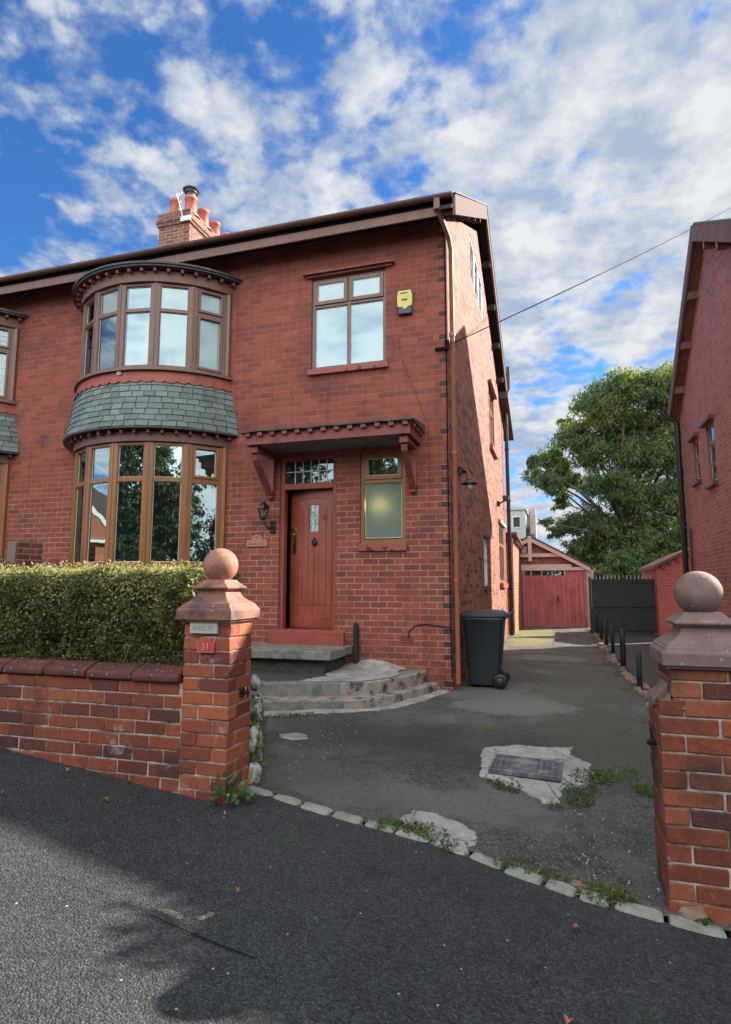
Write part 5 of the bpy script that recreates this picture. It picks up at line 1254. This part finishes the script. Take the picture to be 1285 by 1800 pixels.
for (x, z, r) in ((3.6, 11.0, 1.25), (5.0, 11.2, 1.2), (2.3, 10.2, 1.2), (6.3, 10.8, 1.4), (1.3, 9.0, 1.1), (3.4, 9.4, 1.5), (5.0, 9.5, 1.5), (0.1, 8.0, .95), (-.6, 7.4, .7), (2.0, 8.0, 1.0), (6.6, 9.0, 1.5),
                  (.0, 6.6, .75), (1.1, 7.0, .7), (3.7, 7.6, 1.3), (5.3, 7.7, 1.4), (7.0, 7.0, 1.4), (.4, 5.9, .55), (2.4, 6.3, 1.0), (3.9, 5.8, 1.3), (5.5, 5.6, 1.4), (1.4, 4.7, 1.0), (2.7, 4.3, 1.2), (.2, 4.3, .55), (-.3, 4.6, .35),
                  (4.1, 3.9, 1.3), (5.6, 3.6, 1.3), (7.2, 4.6, 1.5), (2.0, 3.0, .9), (3.4, 2.6, 1.1), (1.0, 3.4, .6), (-.9, 7.9, .4), (1.0, 10.0, .5)):
    cl.append((x, TY + random.uniform(-1.4, 1.4), z, r)); 
tree('ash_tree', 'tall leafy tree with yellowing top behind the black gate', (3.9, TY, .1), cl, M['leaf_tree'], 130000, .21, .28, droop=1.1, aspect=.30)

# ------------------------------------------------------------------ wheelie bin
wb = thing('wheelie_bin', 'dark grey wheelie bin beside the downpipe at the house corner', 'wheelie bin', (-.97, 8.85, .12))
mb = MB(); bz = .13; xa, xb = -1.20, -.72; y0_, y1_ = 8.60, 9.10
def ring(x0, x1, y0, y1, z, r=.05):
    P = []
    for (cx_, cy_, a0) in ((x1 - r, y1 - r, 0), (x0 + r, y1 - r, 90), (x0 + r, y0 + r, 180), (x1 - r, y0 + r, 270)):
        for k in range(5): t = R(a0 + k * 22.5); P.append((cx_ + r * math.cos(t), cy_ + r * math.sin(t), z))
    return P
rs = [ring(-1.17, -.80, 8.63, 9.08, bz + .02), ring(-1.18, -.78, 8.62, 9.09, bz + .05), ring(-1.245, -.70, 8.565, 9.14, 1.02), ring(-1.26, -.685, 8.55, 9.155, 1.03), ring(-1.26, -.685, 8.55, 9.155, 1.075)]
V = [p for r_ in rs for p in r_]; n = 20; F = [(i * n + k, i * n + (k + 1) % n, (i + 1) * n + (k + 1) % n, (i + 1) * n + k) for i in range(4) for k in range(n)] + [list(range(n - 1, -1, -1)), [4 * n + k for k in range(n)]]
mb.add(V, F, 0, True); bb = mb.build('body', M['blackplastic'], wb, sm=False)
mb = MB(); rs = [ring(-1.285, -.67, 8.53, 9.175, 1.077, .05), ring(-1.285, -.67, 8.53, 9.175, 1.105, .05), ring(-1.22, -.72, 8.58, 9.12, 1.15, .05), ring(-1.1, -.80, 8.66, 9.04, 1.165, .05)]
V = [p for r_ in rs for p in r_]; F = [(i * n + k, i * n + (k + 1) % n, (i + 1) * n + (k + 1) % n, (i + 1) * n + k) for i in range(3) for k in range(n)] + [list(range(n - 1, -1, -1)), [3 * n + k for k in range(n)]]
mb.add(V, F); mb.box(-.70, -.62, 8.60, 8.66, 1.06, 1.12); mb.box(-.70, -.62, 9.04, 9.10, 1.06, 1.12); mb.tube([(-.63, 8.57, 1.10), (-.585, 8.6, 1.135), (-.585, 9.1, 1.135), (-.63, 9.13, 1.10)], .016, 8); mb.build('lid', M['blackplastic'], wb, bevel=.004)
for y in (8.575, 9.10):
    mb = MB(); prof = [(.085, -.028), (.10, -.02), (.10, .02), (.085, .028)]; mb.lathe(prof, (0, 0, 0), 22); mb.v = [(-.76 + x, y + z, .222 + yy) for x, yy, z in mb.v]; wh = mb.build('wheel', M['black'], wb)
    mb = MB(); mb.lathe([(.045, 0), (.04, .008), (.02, .012)], (0, 0, 0), 16); sg = -1 if y < 8.8 else 1; mb.v = [(-.76 + x, y + sg * (.0285 + z), .222 + yy) for x, yy, z in mb.v]; mb.build('hub', M['blackplastic'], wh)
mb = MB(); mb.box(-1.27, -1.21, 8.85, 8.95, 1.02, 1.05)

# ------------------------------------------------------------------ inspection cover
ic = thing('inspection_cover', 'worn grey iron inspection cover set in the driveway cement', 'manhole cover', (-.27, 5.1, zg(-.27, 5.1)))
zc = zg(-.27, 5.1) + .034; TI = lambda u, ww, v: Vector((-.53 + u * 1.0 + ww * .03, 4.86 + ww - u * .03, zc + v + (zg(-.53 + u, 5.1) - zg(-.27, 5.1))))
mb = MB(); Lx, Ly = .52, .44
for (a, b_, c_, d_) in ((0, Lx, 0, .02), (0, Lx, Ly - .02, Ly), (0, .02, .02, Ly - .02), (Lx - .02, Lx, .02, Ly - .02)): mb.box(a, b_, c_, d_, -.02, .012, TI)
mb.build('frame', M['iron'], ic, bevel=.003)
mb = MB(); mb.box(.024, Lx - .024, .024, Ly - .024, -.02, .006, TI)
for i in range(11):
    for j in range(9):
        u = .045 + i * .043; v = .045 + j * .043
        if .17 < u < .32: continue
        a_ = .012 * (1 if (i + j) % 2 else -1)
        mb.add([TI(u - .012, v - a_, .0065), TI(u - .009, v - a_ - .004, .0065), TI(u + .012, v + a_, .0065), TI(u + .009, v + a_ + .004, .0065), TI(u - .011, v - a_ - .001, .011), TI(u + .011, v + a_ + .001, .011)], [(0, 4, 5, 3), (1, 2, 5, 4), (0, 1, 4), (2, 3, 5)])
mb.build('plate', M['iron'], ic)
mb = MB(); mb.box(.075, .125, .21, .235, .0062, .0085, TI); mb.box(.40, .45, .21, .235, .0062, .0085, TI); mb.build('key_slot', M['black'], ic)

# ------------------------------------------------------------------ bollards between the drives
gb = 'black posts along the strip between the driveways'
nm = ['nearest', 'second nearest', 'third nearest', 'fourth nearest', 'fifth nearest', 'sixth nearest', 'farthest']
for i, (x, y, hh) in enumerate(((1.06, 9.3, .50), (1.06, 11.4, .66), (1.07, 13.5, .62), (1.09, 15.4, .64), (1.10, 17.2, .66), (1.10, 18.9, .66), (1.10, 20.6, .66))):
    mb = MB(); r_ = .035 if i != 1 else .045
    mb.lathe([(r_, -.1), (r_, hh - .03), (r_ * .8, hh - .008), (r_ * .4, hh)], (x, y, zg(x, y)), 12); o = mb.build('bollard', M['fencedark']); rebase(o, (x, y, zg(x, y)))
    tag(o, '%s of the short black posts dividing the two driveways' % nm[i], 'post', gb)
mb = MB()
for i in range(60):
    y = 5.2 + i * .28 + random.uniform(-.05, .05); x = 1.08 + random.uniform(-.12, .05); s_ = random.uniform(.04, .10)
    mb.cbox(x - s_, x + s_ * .6, y - s_, y + s_, zg(x, y) - .05, zg(x, y) + random.uniform(.01, .05), b=.015, jit=.012)
o = mb.build('rubble_strip', M['rubble']); tag(o, 'broken stones and rubble along the foot of the black posts', 'rubble', kind='stuff')

# ------------------------------------------------------------------ garage, rear outbuilding, gate
gr = thing('garage', 'brick garage with red double doors at the end of the driveway', 'garage', (0, 22, .1)); GY = 22.0
TG = T_at((0, GY, 0))
mb = MB(); mb.box(-3.3, -1.10, GY, GY + 5, 0, 2.1); mb.box(-3.3, 1.12, GY + .25, GY + 5, .0, 2.12)
mb.prism([(-2.75, 2.121), (1.15, 2.121), (-.80, 3.13)], GY + .10, GY + 5, plane='xz'); mb.build('wall', M['brick_far'], gr)
mb = MB(); mb.box(-1.12, -.01, -.05, 0, .10, 1.86, TG); mb.box(.01, 1.0, -.05, 0, .10, 1.86, TG)
dr = mb.build('garage_door', M['garagered'], gr)
mb = MB()
for i in range(15): u = -1.10 + i * .145; mb.box(u, u + .118, .001, .022, .12, 1.83, TG)
mb.box(-.03, .015, .0225, .035, .12, 1.84, TG); mb.build('boards', M['garagered'], dr)
mb = MB(); mb.cbox(.06, .10, .0225, .05, .95, 1.15, TG, b=.005); mb.build('handle', M['black'], dr)
mb = MB(); mb.box(-1.12, .30, -.05, -.01, 1.862, 2.03, TG); mb.build('top_light', M['glass_dark'], gr)
mb = MB(); mb.box(.345, 1.0, -.05, -.005, 1.862, 2.03, TG); mb.build('top_board', M['garagered'], gr)
mb = MB(); mb.box(-1.12, 1.10, -.05, .06, 2.032, 2.14, TG); mb.box(-1.12, .55, 0, .04, 2.142, 2.24, TG); mb.box(.30, .342, -.05, .03, 1.86, 2.031, TG)
for u in (-.8, -.45, -.1): mb.box(u, u + .03, -.05, .0, 1.863, 2.031, TG)
mb.build('fascia', M['trimpink'], gr)
mb = MB(); mb.box(1.002, 1.25, -.2, .04, .0, 2.031, TG); mb.build('concrete_post', M['concretepost'], gr, bevel=.01)
mb = MB(); ax, az = -.80, 3.20; ex, ez = 1.15, 2.12
for s_ in (-1, 1):
    E_ = ax + s_ * (ex - ax); mb.prism([(ax, az), (E_, ez), (E_, ez - .13), (ax, az - .15)], GY - .10, GY - .05)
mb.box(ax - .06, ax + .06, GY - .13, GY - .101, 2.35, 3.22); mb.box(-2.2, .30, GY - .045, GY + .09, 2.50, 2.62)
mb.build('bargeboard', M['trimpink'], gr)
mb = MB()
for s_ in (-1, 1):
    E_ = ax + s_ * (ex - ax + .05); mb.prism([(ax, az + .06), (E_, ez + .04), (E_, ez), (ax, az)], GY - .12, GY + 5.1)
mb.build('roof', M['rooftile'], gr)
mb = MB(); mb.box(-1.12, -.92, GY + .06, GY + .099, 2.66, 2.88); mb.build('gable_panel', M['trimpink'], gr)
ob = thing('rear_outbuilding', 'low orange brick outbuilding behind the house with dark eaves', 'outbuilding', (-2.2, 20, .1))
mb = MB(); mb.prism([(18.31, -.1), (21.9, -.1), (21.9, 2.84), (18.31, 2.96)], -3.2, -1.15, plane='yz'); mb.build('wall', M['brick_rear'], ob)
mb = MB(); mb.prism([(18.2, 3.06), (21.98, 2.93), (21.98, 2.84), (18.2, 2.97)], -3.25, -1.02, plane='yz')
for i in range(9): y = 18.5 + i * .4; mb.box(-1.149, -1.04, y, y + .09, 2.74 , 2.86)
mb.build('roof', M['gutter'], ob)

bgp = thing('metal_gate', 'tall black sheeted metal gate with spiked top across the far drive', 'gate', (1.85, 19, .1))
mb = MB(); mb.box(1.00, 1.86, 18.98, 19.0, .19, 1.70); mb.box(1.88, 2.72, 18.98, 19.0, .19, 1.70); mb.build('sheet_panel', M['fencedark'], bgp)
mb = MB()
for x in (.96, 1.87, 2.74): mb.box(x - .03, x + .03, 18.96, 19.02, .08, 1.76)
for z in (.25, .9, 1.6): mb.box(1.0, 2.7, 18.95, 18.978, z, z + .05)
mb.build('gate_frame', M['fencedark'], bgp)
mb = MB()
for i in range(17): x = 1.04 + i * .103; mb.prism([(x - .02, 1.70), (x + .02, 1.70), (x + .012, 1.79), (x, 1.83), (x - .012, 1.79)], 18.982, 18.998)
mb.build('spikes', M['concretepost'], bgp)
og = thing('side_outbuilding', 'pinkish-red brick outbuilding with sloping dark roof right of the gate', 'outbuilding', (3.3, 19, .1))
mb = MB(); mb.prism([(2.68, -.1), (4.4, -.1), (4.4, 2.75), (3.3, 2.34), (2.68, 2.03)], 18.5, 21.5); mb.build('wall', M['brick_out'], og)
mb = MB(); mb.prism([(2.60, 2.06), (3.3, 2.41), (4.4, 2.84), (4.4, 2.76), (3.3, 2.345), (2.60, 1.97)], 18.4, 21.6); mb.build('roof', M['gutter'], og)
mb = MB()
for (x, z) in ((2.80, 1.97), (2.98, 2.05), (3.16, 2.14)): mb.prism([(x, z + .14), (x + .10, z + .17), (x + .08, z), (x + .02, z - .01)], 18.44, 18.499)
mb.build('eaves_block', M['gutter'], og)

# ------------------------------------------------------------------ house on the right
RX = 3.3; rh = thing('right_house', 'tall brick house wall at the right edge with two narrow windows', 'house', (RX + 2, 13.6, .1))
TR = SIDEL(RX); mb = MB()
hR = [(15.55, 16.1, 3.95, 4.95), (14.1, 14.75, 3.68, 4.98)]
wall_holes(mb, TR, 10.8, 17.35, -.3, 5.9, hR, thick=.1)
mb.add([(RX, 10.8, 5.9), (RX, 17.35, 5.9), (RX, 17.35, 6.0), (RX, 13.66, 8.95), (RX, 10.8, 7.30)], [(0, 1, 2, 3, 4)])
mb.add([(RX, 10.8, -.3), (RX + 9, 10.8, -.3), (RX + 9, 10.8, 7.3), (RX, 10.8, 7.3)], [(0, 1, 2, 3)])
mb.add([(RX, 17.35, -.3), (RX + 9, 17.35, -.3), (RX + 9, 17.35, 6.0), (RX, 17.35, 6.0)], [(0, 1, 2, 3)])
mb.build('wall', M['brick_right'], rh, fix=False)
mb = MB(); mb.box(RX + .2, RX + 8.8, 11.0, 17.2, 0, 5.8); mb.build('inner_core', M['dark'], rh)
for (a, b_, c_, d_) in hR:
    f = window(rh, TR, a, b_, c_, d_, [(a + .07, b_ - .07, d_ - .38, d_ - .07, False), (a + .07, b_ - .07, c_ + .07, d_ - .44, False)], w0=-.09, w1=-.03, mat_='wood_up')
    mb = MB(); mb.box(a - .12, b_ + .12, 0, .12, d_ + .005, d_ + .09, TR); mb.build('drip_hood', M['gutter'], f)
    mb = MB(); mb.box(a - .08, b_ + .08, 0, .10, c_ - .09, c_ - .004, TR); mb.build('sill', M['gutter'], f)
mb = MB(); mb.prism([(10.3, 7.14), (13.66, 9.08), (17.5, 6.05), (17.5, 5.97), (13.66, 9.0), (10.3, 7.06)], RX - .23, RX + 9, plane='yz'); rr_ = mb.build('roof', M['rooftile'], rh)
mb = MB(); mb.prism([(10.25, 7.17), (13.66, 9.13), (13.66, 8.78), (10.25, 6.80)], RX - .27, RX - .231, plane='yz'); mb.prism([(13.662, 9.13), (17.55, 6.08), (17.55, 5.72), (13.662, 8.78)], RX - .27, RX - .231, plane='yz'); mb.build('bargeboard', M['barge'], rr_)
mb = MB(); mb.prism([(10.3, 6.97), (13.66, 8.9), (17.45, 5.93), (17.45, 5.88), (13.66, 8.85), (10.3, 6.92)], RX - .23, RX - .001, plane='yz')
for y in (11.0, 12.0, 12.9, 14.6, 15.6, 16.6): z = 8.85 - (abs(y - 13.66) * (.575 if y < 13.66 else .785)); mb.box(RX - .22, RX - .001, y, y + .12, z - .2, z - .02)
mb.build('verge_soffit', M['fascia'], rr_)
mb = MB()
for i in range(9): y = 10.5 + i * .35; z = 6.66 + (y - 9.4) * .577; mb.tube([(RX - .2, y, z + .03), (RX - .2, y + .3, z + .2)], .05, 6)
mb.build('verge_tiles', M['rooftile'], rr_)
mb = MB(); yy = 17.1; x_ = RX - .14
mb.tube([(x_ - .35, yy, 6.05), (x_ - .22, yy, 5.85), (x_ - .06, yy, 5.78), (x_, yy, 5.68), (x_, yy, .1)], .07, 10)
for z in (4.4, 3.0, 2.2): mb.tube([(x_, yy, z), (x_, yy, z + .08)], .085, 10)
mb.build('soil_pipe', M['black'], rh)
mb = MB(); mb.tube([(RX - .06, 16.75, 2.9), (RX - .06, 16.75, .1)], .03, 8); mb.tube([(RX - .06, 16.75, 2.88), (RX - .1, 17.05, 2.98)], .028, 8); mb.build('waste_pipe', M['lead'], rh)
# hedge added outside the view, its height shaped to shade drive and pavement
hr = thing('shading_hedge', 'unseen evergreen hedge added right of the driveways to shade them', 'hedge', (4.1, 6.6, 0))
P = []
for _ in range(16000):
    f = random.random(); y = random.uniform(4.9, 10.7); zt = 3.30 + .62 * sm((y - 5.9) / .6) + .25 * mnoise.noise(Vector((y * 1.1, 2, 2)))
    if f < .4: P.append((3.5 + random.gauss(0, .06), y, random.uniform(-.1, zt)))
    elif f < .6: P.append((4.7 + random.gauss(0, .06), y, random.uniform(-.1, zt)))
    elif f < .85: P.append((random.uniform(3.5, 4.7), y, zt + random.gauss(0, .07)))
    else: P.append((random.uniform(3.5, 4.7), 4.9 + random.gauss(0, .06), random.uniform(-.1, zt)))
leaves('foliage', P, [random.uniform(.06, .13) for _ in P], M['leaf_dark'], hr, .5)
mb = MB(); mb.box(3.58, 4.62, 5.0, 10.7, -.4, 3.2); mb.box(3.60, 4.60, 6.35, 10.6, 3.21, 3.75); mb.build('inner_twigs', M['twigs'], hr)

# ------------------------------------------------------------------ houses behind
fh = thing('distant_house', 'house behind the garage with a grey clad dormer', 'house', (-2.8, 39, 0))
mb = MB(); mb.box(-8, -1.3, 38.2, 44, 0, 4.3); mb.build('wall', M['brick_far'], fh)
mb = MB(); mb.prism([(37.7, 4.05), (41, 6.35), (44.3, 4.05)], -8.2, -1.12, plane='yz'); mb.build('roof', M['rooftile'], fh)
mb = MB(); mb.box(-6, -1.62, 37.9, 41, 4.35, 6.10); mb.box(-6.1, -1.5, 37.8, 41, 6.101, 6.2); dm = mb.build('dormer', M['clad'], fh)
mb = MB(); mb.box(-2.36, -1.86, 37.86, 37.899, 5.0, 5.72); wd_ = mb.build('window', M['white'], dm)
mb = MB(); mb.box(-2.30, -1.92, 37.84, 37.859, 5.07, 5.65); mb.build('pane', M['glass_dark'], wd_)
mb = MB(); mb.box(-1.35, -1.0, 38.6, 39.4, 3.5, 6.25); mb.build('chimney', M['trimpink'], fh)
fh2 = thing('brick_house_behind', 'red brick house half hidden by the tall tree', 'house', (3.6, 42, 0))
mb = MB(); mb.box(1.2, 7.5, 40, 47, 0, 4.2); mb.build('wall', M['brick_far'], fh2)
mb = MB(); mb.prism([(1.0, 4.1), (4.3, 6.2), (7.7, 4.1)], 39.7, 47); mb.build('roof', M['rooftile'], fh2)
cl = [(x, 36 + random.uniform(-1, 1), z, r) for x, z, r in ((2.5, 1.6, 1.0), (3.9, 1.8, 1.1), (5.2, 1.7, 1.2), (1.6, 1.8, .7))]
tree('garden_bush', 'low bushy growth behind the black gate under the tall tree', (3.6, 36, 0), cl, M['leaf_dark'], 12000, .16, .08, droop=.1, cat='bush')
cl = [(x, 34 + random.uniform(-1, 1), z, r) for x, z, r in ((-.9, 2.6, .6), (-.2, 2.9, .5), (.4, 2.4, .6))]

# ------------------------------------------------------------------ across the street (seen in the window glass)
oh = thing('opposite_house', 'orange brick house along the street mirrored in the bay glass', 'house', (-41, -7, 1))
mb = MB(); mb.box(-46, -36, -16, 2, -1, 4.6); mb.prism([(-10.5, 4.6), (-4.5, 4.6), (-7.5, 7.0)], -40, -36, plane='yz'); mb.build('wall', M['brick_rear'], oh)
mb = MB(); mb.prism([(-16.4, 4.6), (-7, 8.6), (2.4, 4.6)], -46.4, -36.3, plane='yz'); ofr = mb.build('roof', M['rooftile'], oh)
mb = MB()
for s_ in (-1, 1): mb.prism([(-7.5, 7.4), (-7.5 + s_ * 3.4, 4.5), (-7.5 + s_ * 3.0, 4.5), (-7.5, 6.9)], -35.99, -35.7, plane='yz')
mb.box(-35.98, -35.6, -16.3, 2.3, 4.3, 4.49); mb.build('bargeboard', M['white'], ofr)
for y in (-14, -7.5, -3.0, .3):
    mb = MB(); mb.box(-35.99, -35.93, y - .8, y + .8, 2.2, 3.8); wn = mb.build('window', M['white'], oh)
    mb = MB(); mb.box(-35.93, -35.91, y - .65, y + .65, 2.35, 3.65); mb.build('pane', M['glass_dark'], wn)
for i, (bx_, by_, hgt, lab) in enumerate(((-16, -11.5, 6.5, 'feathery conifer farthest left across the street'), (-11.5, -10, 9.0, 'broad dark evergreen second from the left across the street'), (-7.5, -10.5, 8.4, 'pale feathery conifer across the street facing the bay window'), (-3.5, -11, 8.0, 'dense dark tree across the street left of the porch'), (.8, -10.5, 8.2, 'green leafy tree across the street facing the porch'), (5, -11, 8.0, 'dark leafy tree across the street right of the gate'), (2.9, -12.5, 9.0, 'tallest green tree across the street standing behind the others'), (-5.6, -13, 9.0, 'tall dark tree across the street behind the pale conifer'), (8.5, -8, 8.0, 'wide dark tree across the street towards the lower end'), (11.5, -1.0, 8.0, 'dark garden tree far to the right of the gate piers'), (14.5, 2.5, 8.5, 'garden tree farthest to the right of the gate piers'))):
    cl = [(bx_ + random.uniform(-2.9, 2.9) * (1.2 - z / hgt), by_ + random.uniform(-2, 2) * (1.2 - z / hgt), z + .2, 1.75 - .8 * z / hgt) for z in [hgt * (k + .8) / 14 for k in range(13)] for _ in (0, 1)]
    tree('street_tree', lab, (bx_, by_, .2), cl, M['leaf_dark'] if i % 3 else M['leaf_tree'], 24000, .27, .2, droop=.8, group='trees across the street')

# ------------------------------------------------------------------ small plants, stones, leaves
def tuft(P, x, y, r, n, h0=.03, h1=.10):
    for _ in range(n):
        a = random.uniform(0, 6.28); d = r * math.sqrt(random.random()); px_, py_ = x + d * math.cos(a), y + d * math.sin(a)
        P.append((px_, py_, zg(px_, py_) + random.uniform(.0, h0)))
def weeds(name, label, spots, mat_, size=(.012, .042), cat='weeds', up=.25, aspect=.28):
    P = []
    for (x, y, r, n) in spots: tuft(P, x, y, r * 1.15, int(n * 1.3))
    o = leaves(name, P, [random.uniform(*size) for _ in P], mat_, None, aspect, -up)
    tag(o, label, cat, None, 'stuff'); return o
weeds('kerb_weeds', 'grass and moss growing between the kerb stones and the cement patch', [(-.99, 3.70, .07, 160), (-.85, 3.70, .08, 260), (-.74, 3.68, .09, 260), (-.62, 3.58, .05, 120), (-1.05, 3.66, .05, 60), (-.2, 3.53, .08, 100), (-.08, 3.50, .07, 90), (.17, 3.43, .10, 300), (.26, 3.44, .06, 160), (.60, 3.38, .04, 120), (-.31, 3.50, .04, 50)], M['leaf_weed'])
weeds('driveway_weeds', 'green weeds spreading around the inspection cover and right edge', [(.20, 5.05, .13, 420), (.12, 4.80, .12, 300), (.30, 5.10, .12, 320), (.10, 4.60, .08, 220), (.45, 5.2, .10, 120), (.55, 4.95, .08, 220), (.62, 4.85, .06, 160), (-.41, 4.66, .06, 110), (-.48, 4.72, .05, 70), (-.33, 4.62, .04, 60), (-.05, 4.45, .05, 50)], M['leaf_weed'])
weeds('step_weeds', 'small weeds along the foot of the lower step', [(-2.75, 6.10, .10, 170), (-2.62, 6.16, .08, 120), (-2.9, 5.98, .08, 120), (-2.55, 6.25, .05, 60), (-2.33, 4.6, .06, 90), (-2.52, 4.95, .06, 80)], M['leaf_weed'])
weeds('verge_weeds', 'straggling weeds among the rubble strip by the black posts', [(1.0 + random.uniform(-.15, .1), 5.4 + i * .45, .12, 60) for i in range(30)], M['leaf_weed'], (.02, .05))
weeds('gate_grass', 'sunlit grass strip seen under the black gate', [(1.2 + i * .2, 19.6 + random.random(), .25, 120) for i in range(9)], M['leaf_weed'], (.04, .09))
iv = thing('ivy_plant', 'small fresh green ivy plant at the foot of the left pier', 'ivy', (-1.93, 3.60, .16))
P = []
for _ in range(90): P.append((-1.95 + random.uniform(-.12, .12), 3.47 + random.uniform(-.04, .14), .20 + abs(random.gauss(0, .07))))
leaves('foliage', P, [random.uniform(.03, .055) for _ in P], M['leaf_ivy'], iv, .85, 0, .8)
mb = MB()
for i in range(6): mb.tube([(-1.96, 3.52, .14), (-1.96 + random.uniform(-.1, .1), 3.5 + random.uniform(-.03, .1), .26 + random.random() * .1)], .003, 4)
mb.build('stem', M['bark'], iv)
iv2 = thing('trailing_plant', 'trailing greenery over the white rocks behind the left pier', 'plant', (-2.05, 4.3, .3))
P = []
for _ in range(1100):
    y = random.uniform(3.88, 4.9); x = -.505 * y + random.uniform(-.10, .03); P.append((x, y, zg(x, y) + random.random() ** 1.5 * (.62 - (y - 3.9) * .35)))
leaves('foliage', P, [random.uniform(.02, .05) for _ in P], M['leaf_weed'], iv2, .5, .4, .3)
mb = MB()
for i in range(8): y = 3.9 + i * .10; mb.tube([(-.525 * y, y, .2), (-.515 * y, y + .05, .5 - i * .02), (-.50 * y, y + .1, .6 - i * .04)], .004, 4)
mb.build('stem', M['bark'], iv2)
P_ = [(0, 3.90, .14, .12), (0, 3.96, .36, .12), (0, 4.02, .56, .11), (0, 3.98, .74, .08), (0, 4.14, .2, .13), (0, 4.22, .42, .11), (0, 4.38, .18, .12), (0, 4.5, .30, .10), (0, 4.7, .16, .10)]
P_ = [(-.517 * y - .0, y, z, r_) for _, y, z, r_ in P_]
rl = ['topmost-but-one', 'lowest front', 'middle front', 'upper front']
rock_labels = ['white painted rock at ground level just behind the left pier', 'second white painted rock up behind the left pier', 'third white painted rock up behind the left pier', 'topmost white painted rock behind the left pier', 'white painted rock low and next behind the front one', 'white painted rock resting high in the middle of the rockery', 'white painted rock low in the middle of the rockery', 'white painted rock towards the steps, upper one', 'last white painted rock nearest the steps']
for i, (x, y, z, s_) in enumerate(P_):
    V = []; F = []; n = 12; mm = 8
    for a in range(mm + 1):
        for k in range(n):
            th = math.pi * a / mm; ph = 2 * math.pi * k / n; d = Vector((math.sin(th) * math.cos(ph), math.sin(th) * math.sin(ph), math.cos(th)))
            rr = s_ * .6 * (1 + .35 * mnoise.noise(d * 1.9 + Vector((i * 3.1, 0, 0)))); V.append((x + .01 + d.x * rr * .75, y + d.y * rr * 1.1, z + .08 + d.z * rr * 1.25))
    for a in range(mm):
        for k in range(n): F.append((a * n + k, a * n + (k + 1) % n, (a + 1) * n + (k + 1) % n, (a + 1) * n + k))
    mb = MB(); mb.add(V, F, 0, True); o = mb.build('rock', M['whitestone']); rebase(o, (x, y, z)); tag(o, rock_labels[i], 'rock', 'white painted rocks behind the left pier')

LP = [(-3.10, 3.40, 'small curled fallen leaf under the hedge wall'), (-2.586, 3.16, 'brown fallen leaf on the pavement left of the gate'), (-1.90, 3.36, 'crumpled reddish leaf by the foot of the left pier'), (-2.0, 4.10, 'orange fallen leaf on the drive behind the left pier'), (.035, 3.05, 'grey curled leaf on the pavement below the kerb stones'), (-.009, 2.44, 'orange fallen leaf near the bottom edge of the view'), (-1.437, 2.667, 'tiny pale leaf in the middle of the pavement'), (-.119, 2.60, 'tiny green leaf on the pavement near the bottom'), (-3.12, 2.93, 'pale fallen leaf at the far left of the pavement')]
for i, (x, y, lab) in enumerate(LP):
    s_ = (.022, .026, .022, .022, .030, .026, .013, .015, .016)[i]; V = []; n = 10
    V.append((x, y, zg(x, y) + .022))
    for k in range(n):
        t = 2 * math.pi * k / n; rr = s_ * .6 * (1 + .35 * (k % 2)) * (.6 + .4 * abs(math.cos(t / 2))); px_, py_ = x + rr * math.cos(t + i), y + rr * .75 * math.sin(t + i); V.append((px_, py_, zg(px_, py_) + .022 + .012 * math.sin(2 * t)))
    mb = MB(); mb.add(V, [(0, 1 + k, 1 + (k + 1) % n) for k in range(n)], 0, True); o = mb.build('fallen_leaf', M['leaf_weed'] if i == 7 else M['deadleaf'], fix=False); rebase(o, (x, y, zg(x, y))); so_ = o.modifiers.new('s', 'SOLIDIFY'); so_.thickness = .001
    tag(o, lab, 'leaf', 'fallen leaves')
mb = MB()
for _ in range(230):
    if random.random() < .5: x, y = random.uniform(.0, .5), random.uniform(3.45, 4.5)
    elif random.random() < .6: x, y = random.uniform(-2.3, -1.8), random.uniform(4.0, 6.2)
    else: x, y = random.uniform(-2.3, 1), random.uniform(3.7, 9)
    s_ = random.uniform(.0015, .0045); z = zg(x, y) + .006 + .022 * mnoise.noise(Vector((x * 1.3, y * 1.3, 2))); mb.cbox(x - s_, x + s_, y - s_, y + s_, z - .004, z + s_, b=s_ * .3, jit=s_ * .3)
o = mb.build('loose_grit', M['whitestone']); tag(o, 'scattered white grit and chips over the driveway', 'grit', kind='stuff')
for i, (x, y, s_, lab) in enumerate(((.56, 3.40, .06, 'brown lump of broken brick at the foot of the right pier'), (.05, 3.47, .028, 'small chip of brown stone by the kerb'), (.09, 3.46, .024, 'small chip of yellow stone by the kerb'))):
    mb = MB(); z = zg(x, y); mb.cbox(x - s_, x + s_, y - s_ * .6, y + s_ * .6, z - .01, z + s_ * .9, b=s_ * .3, jit=s_ * .15); o = mb.build('broken_brick', M['rubble'], sm=False); rebase(o, (x, y, z)); tag(o, lab, 'rubble', 'broken brick by the kerb')
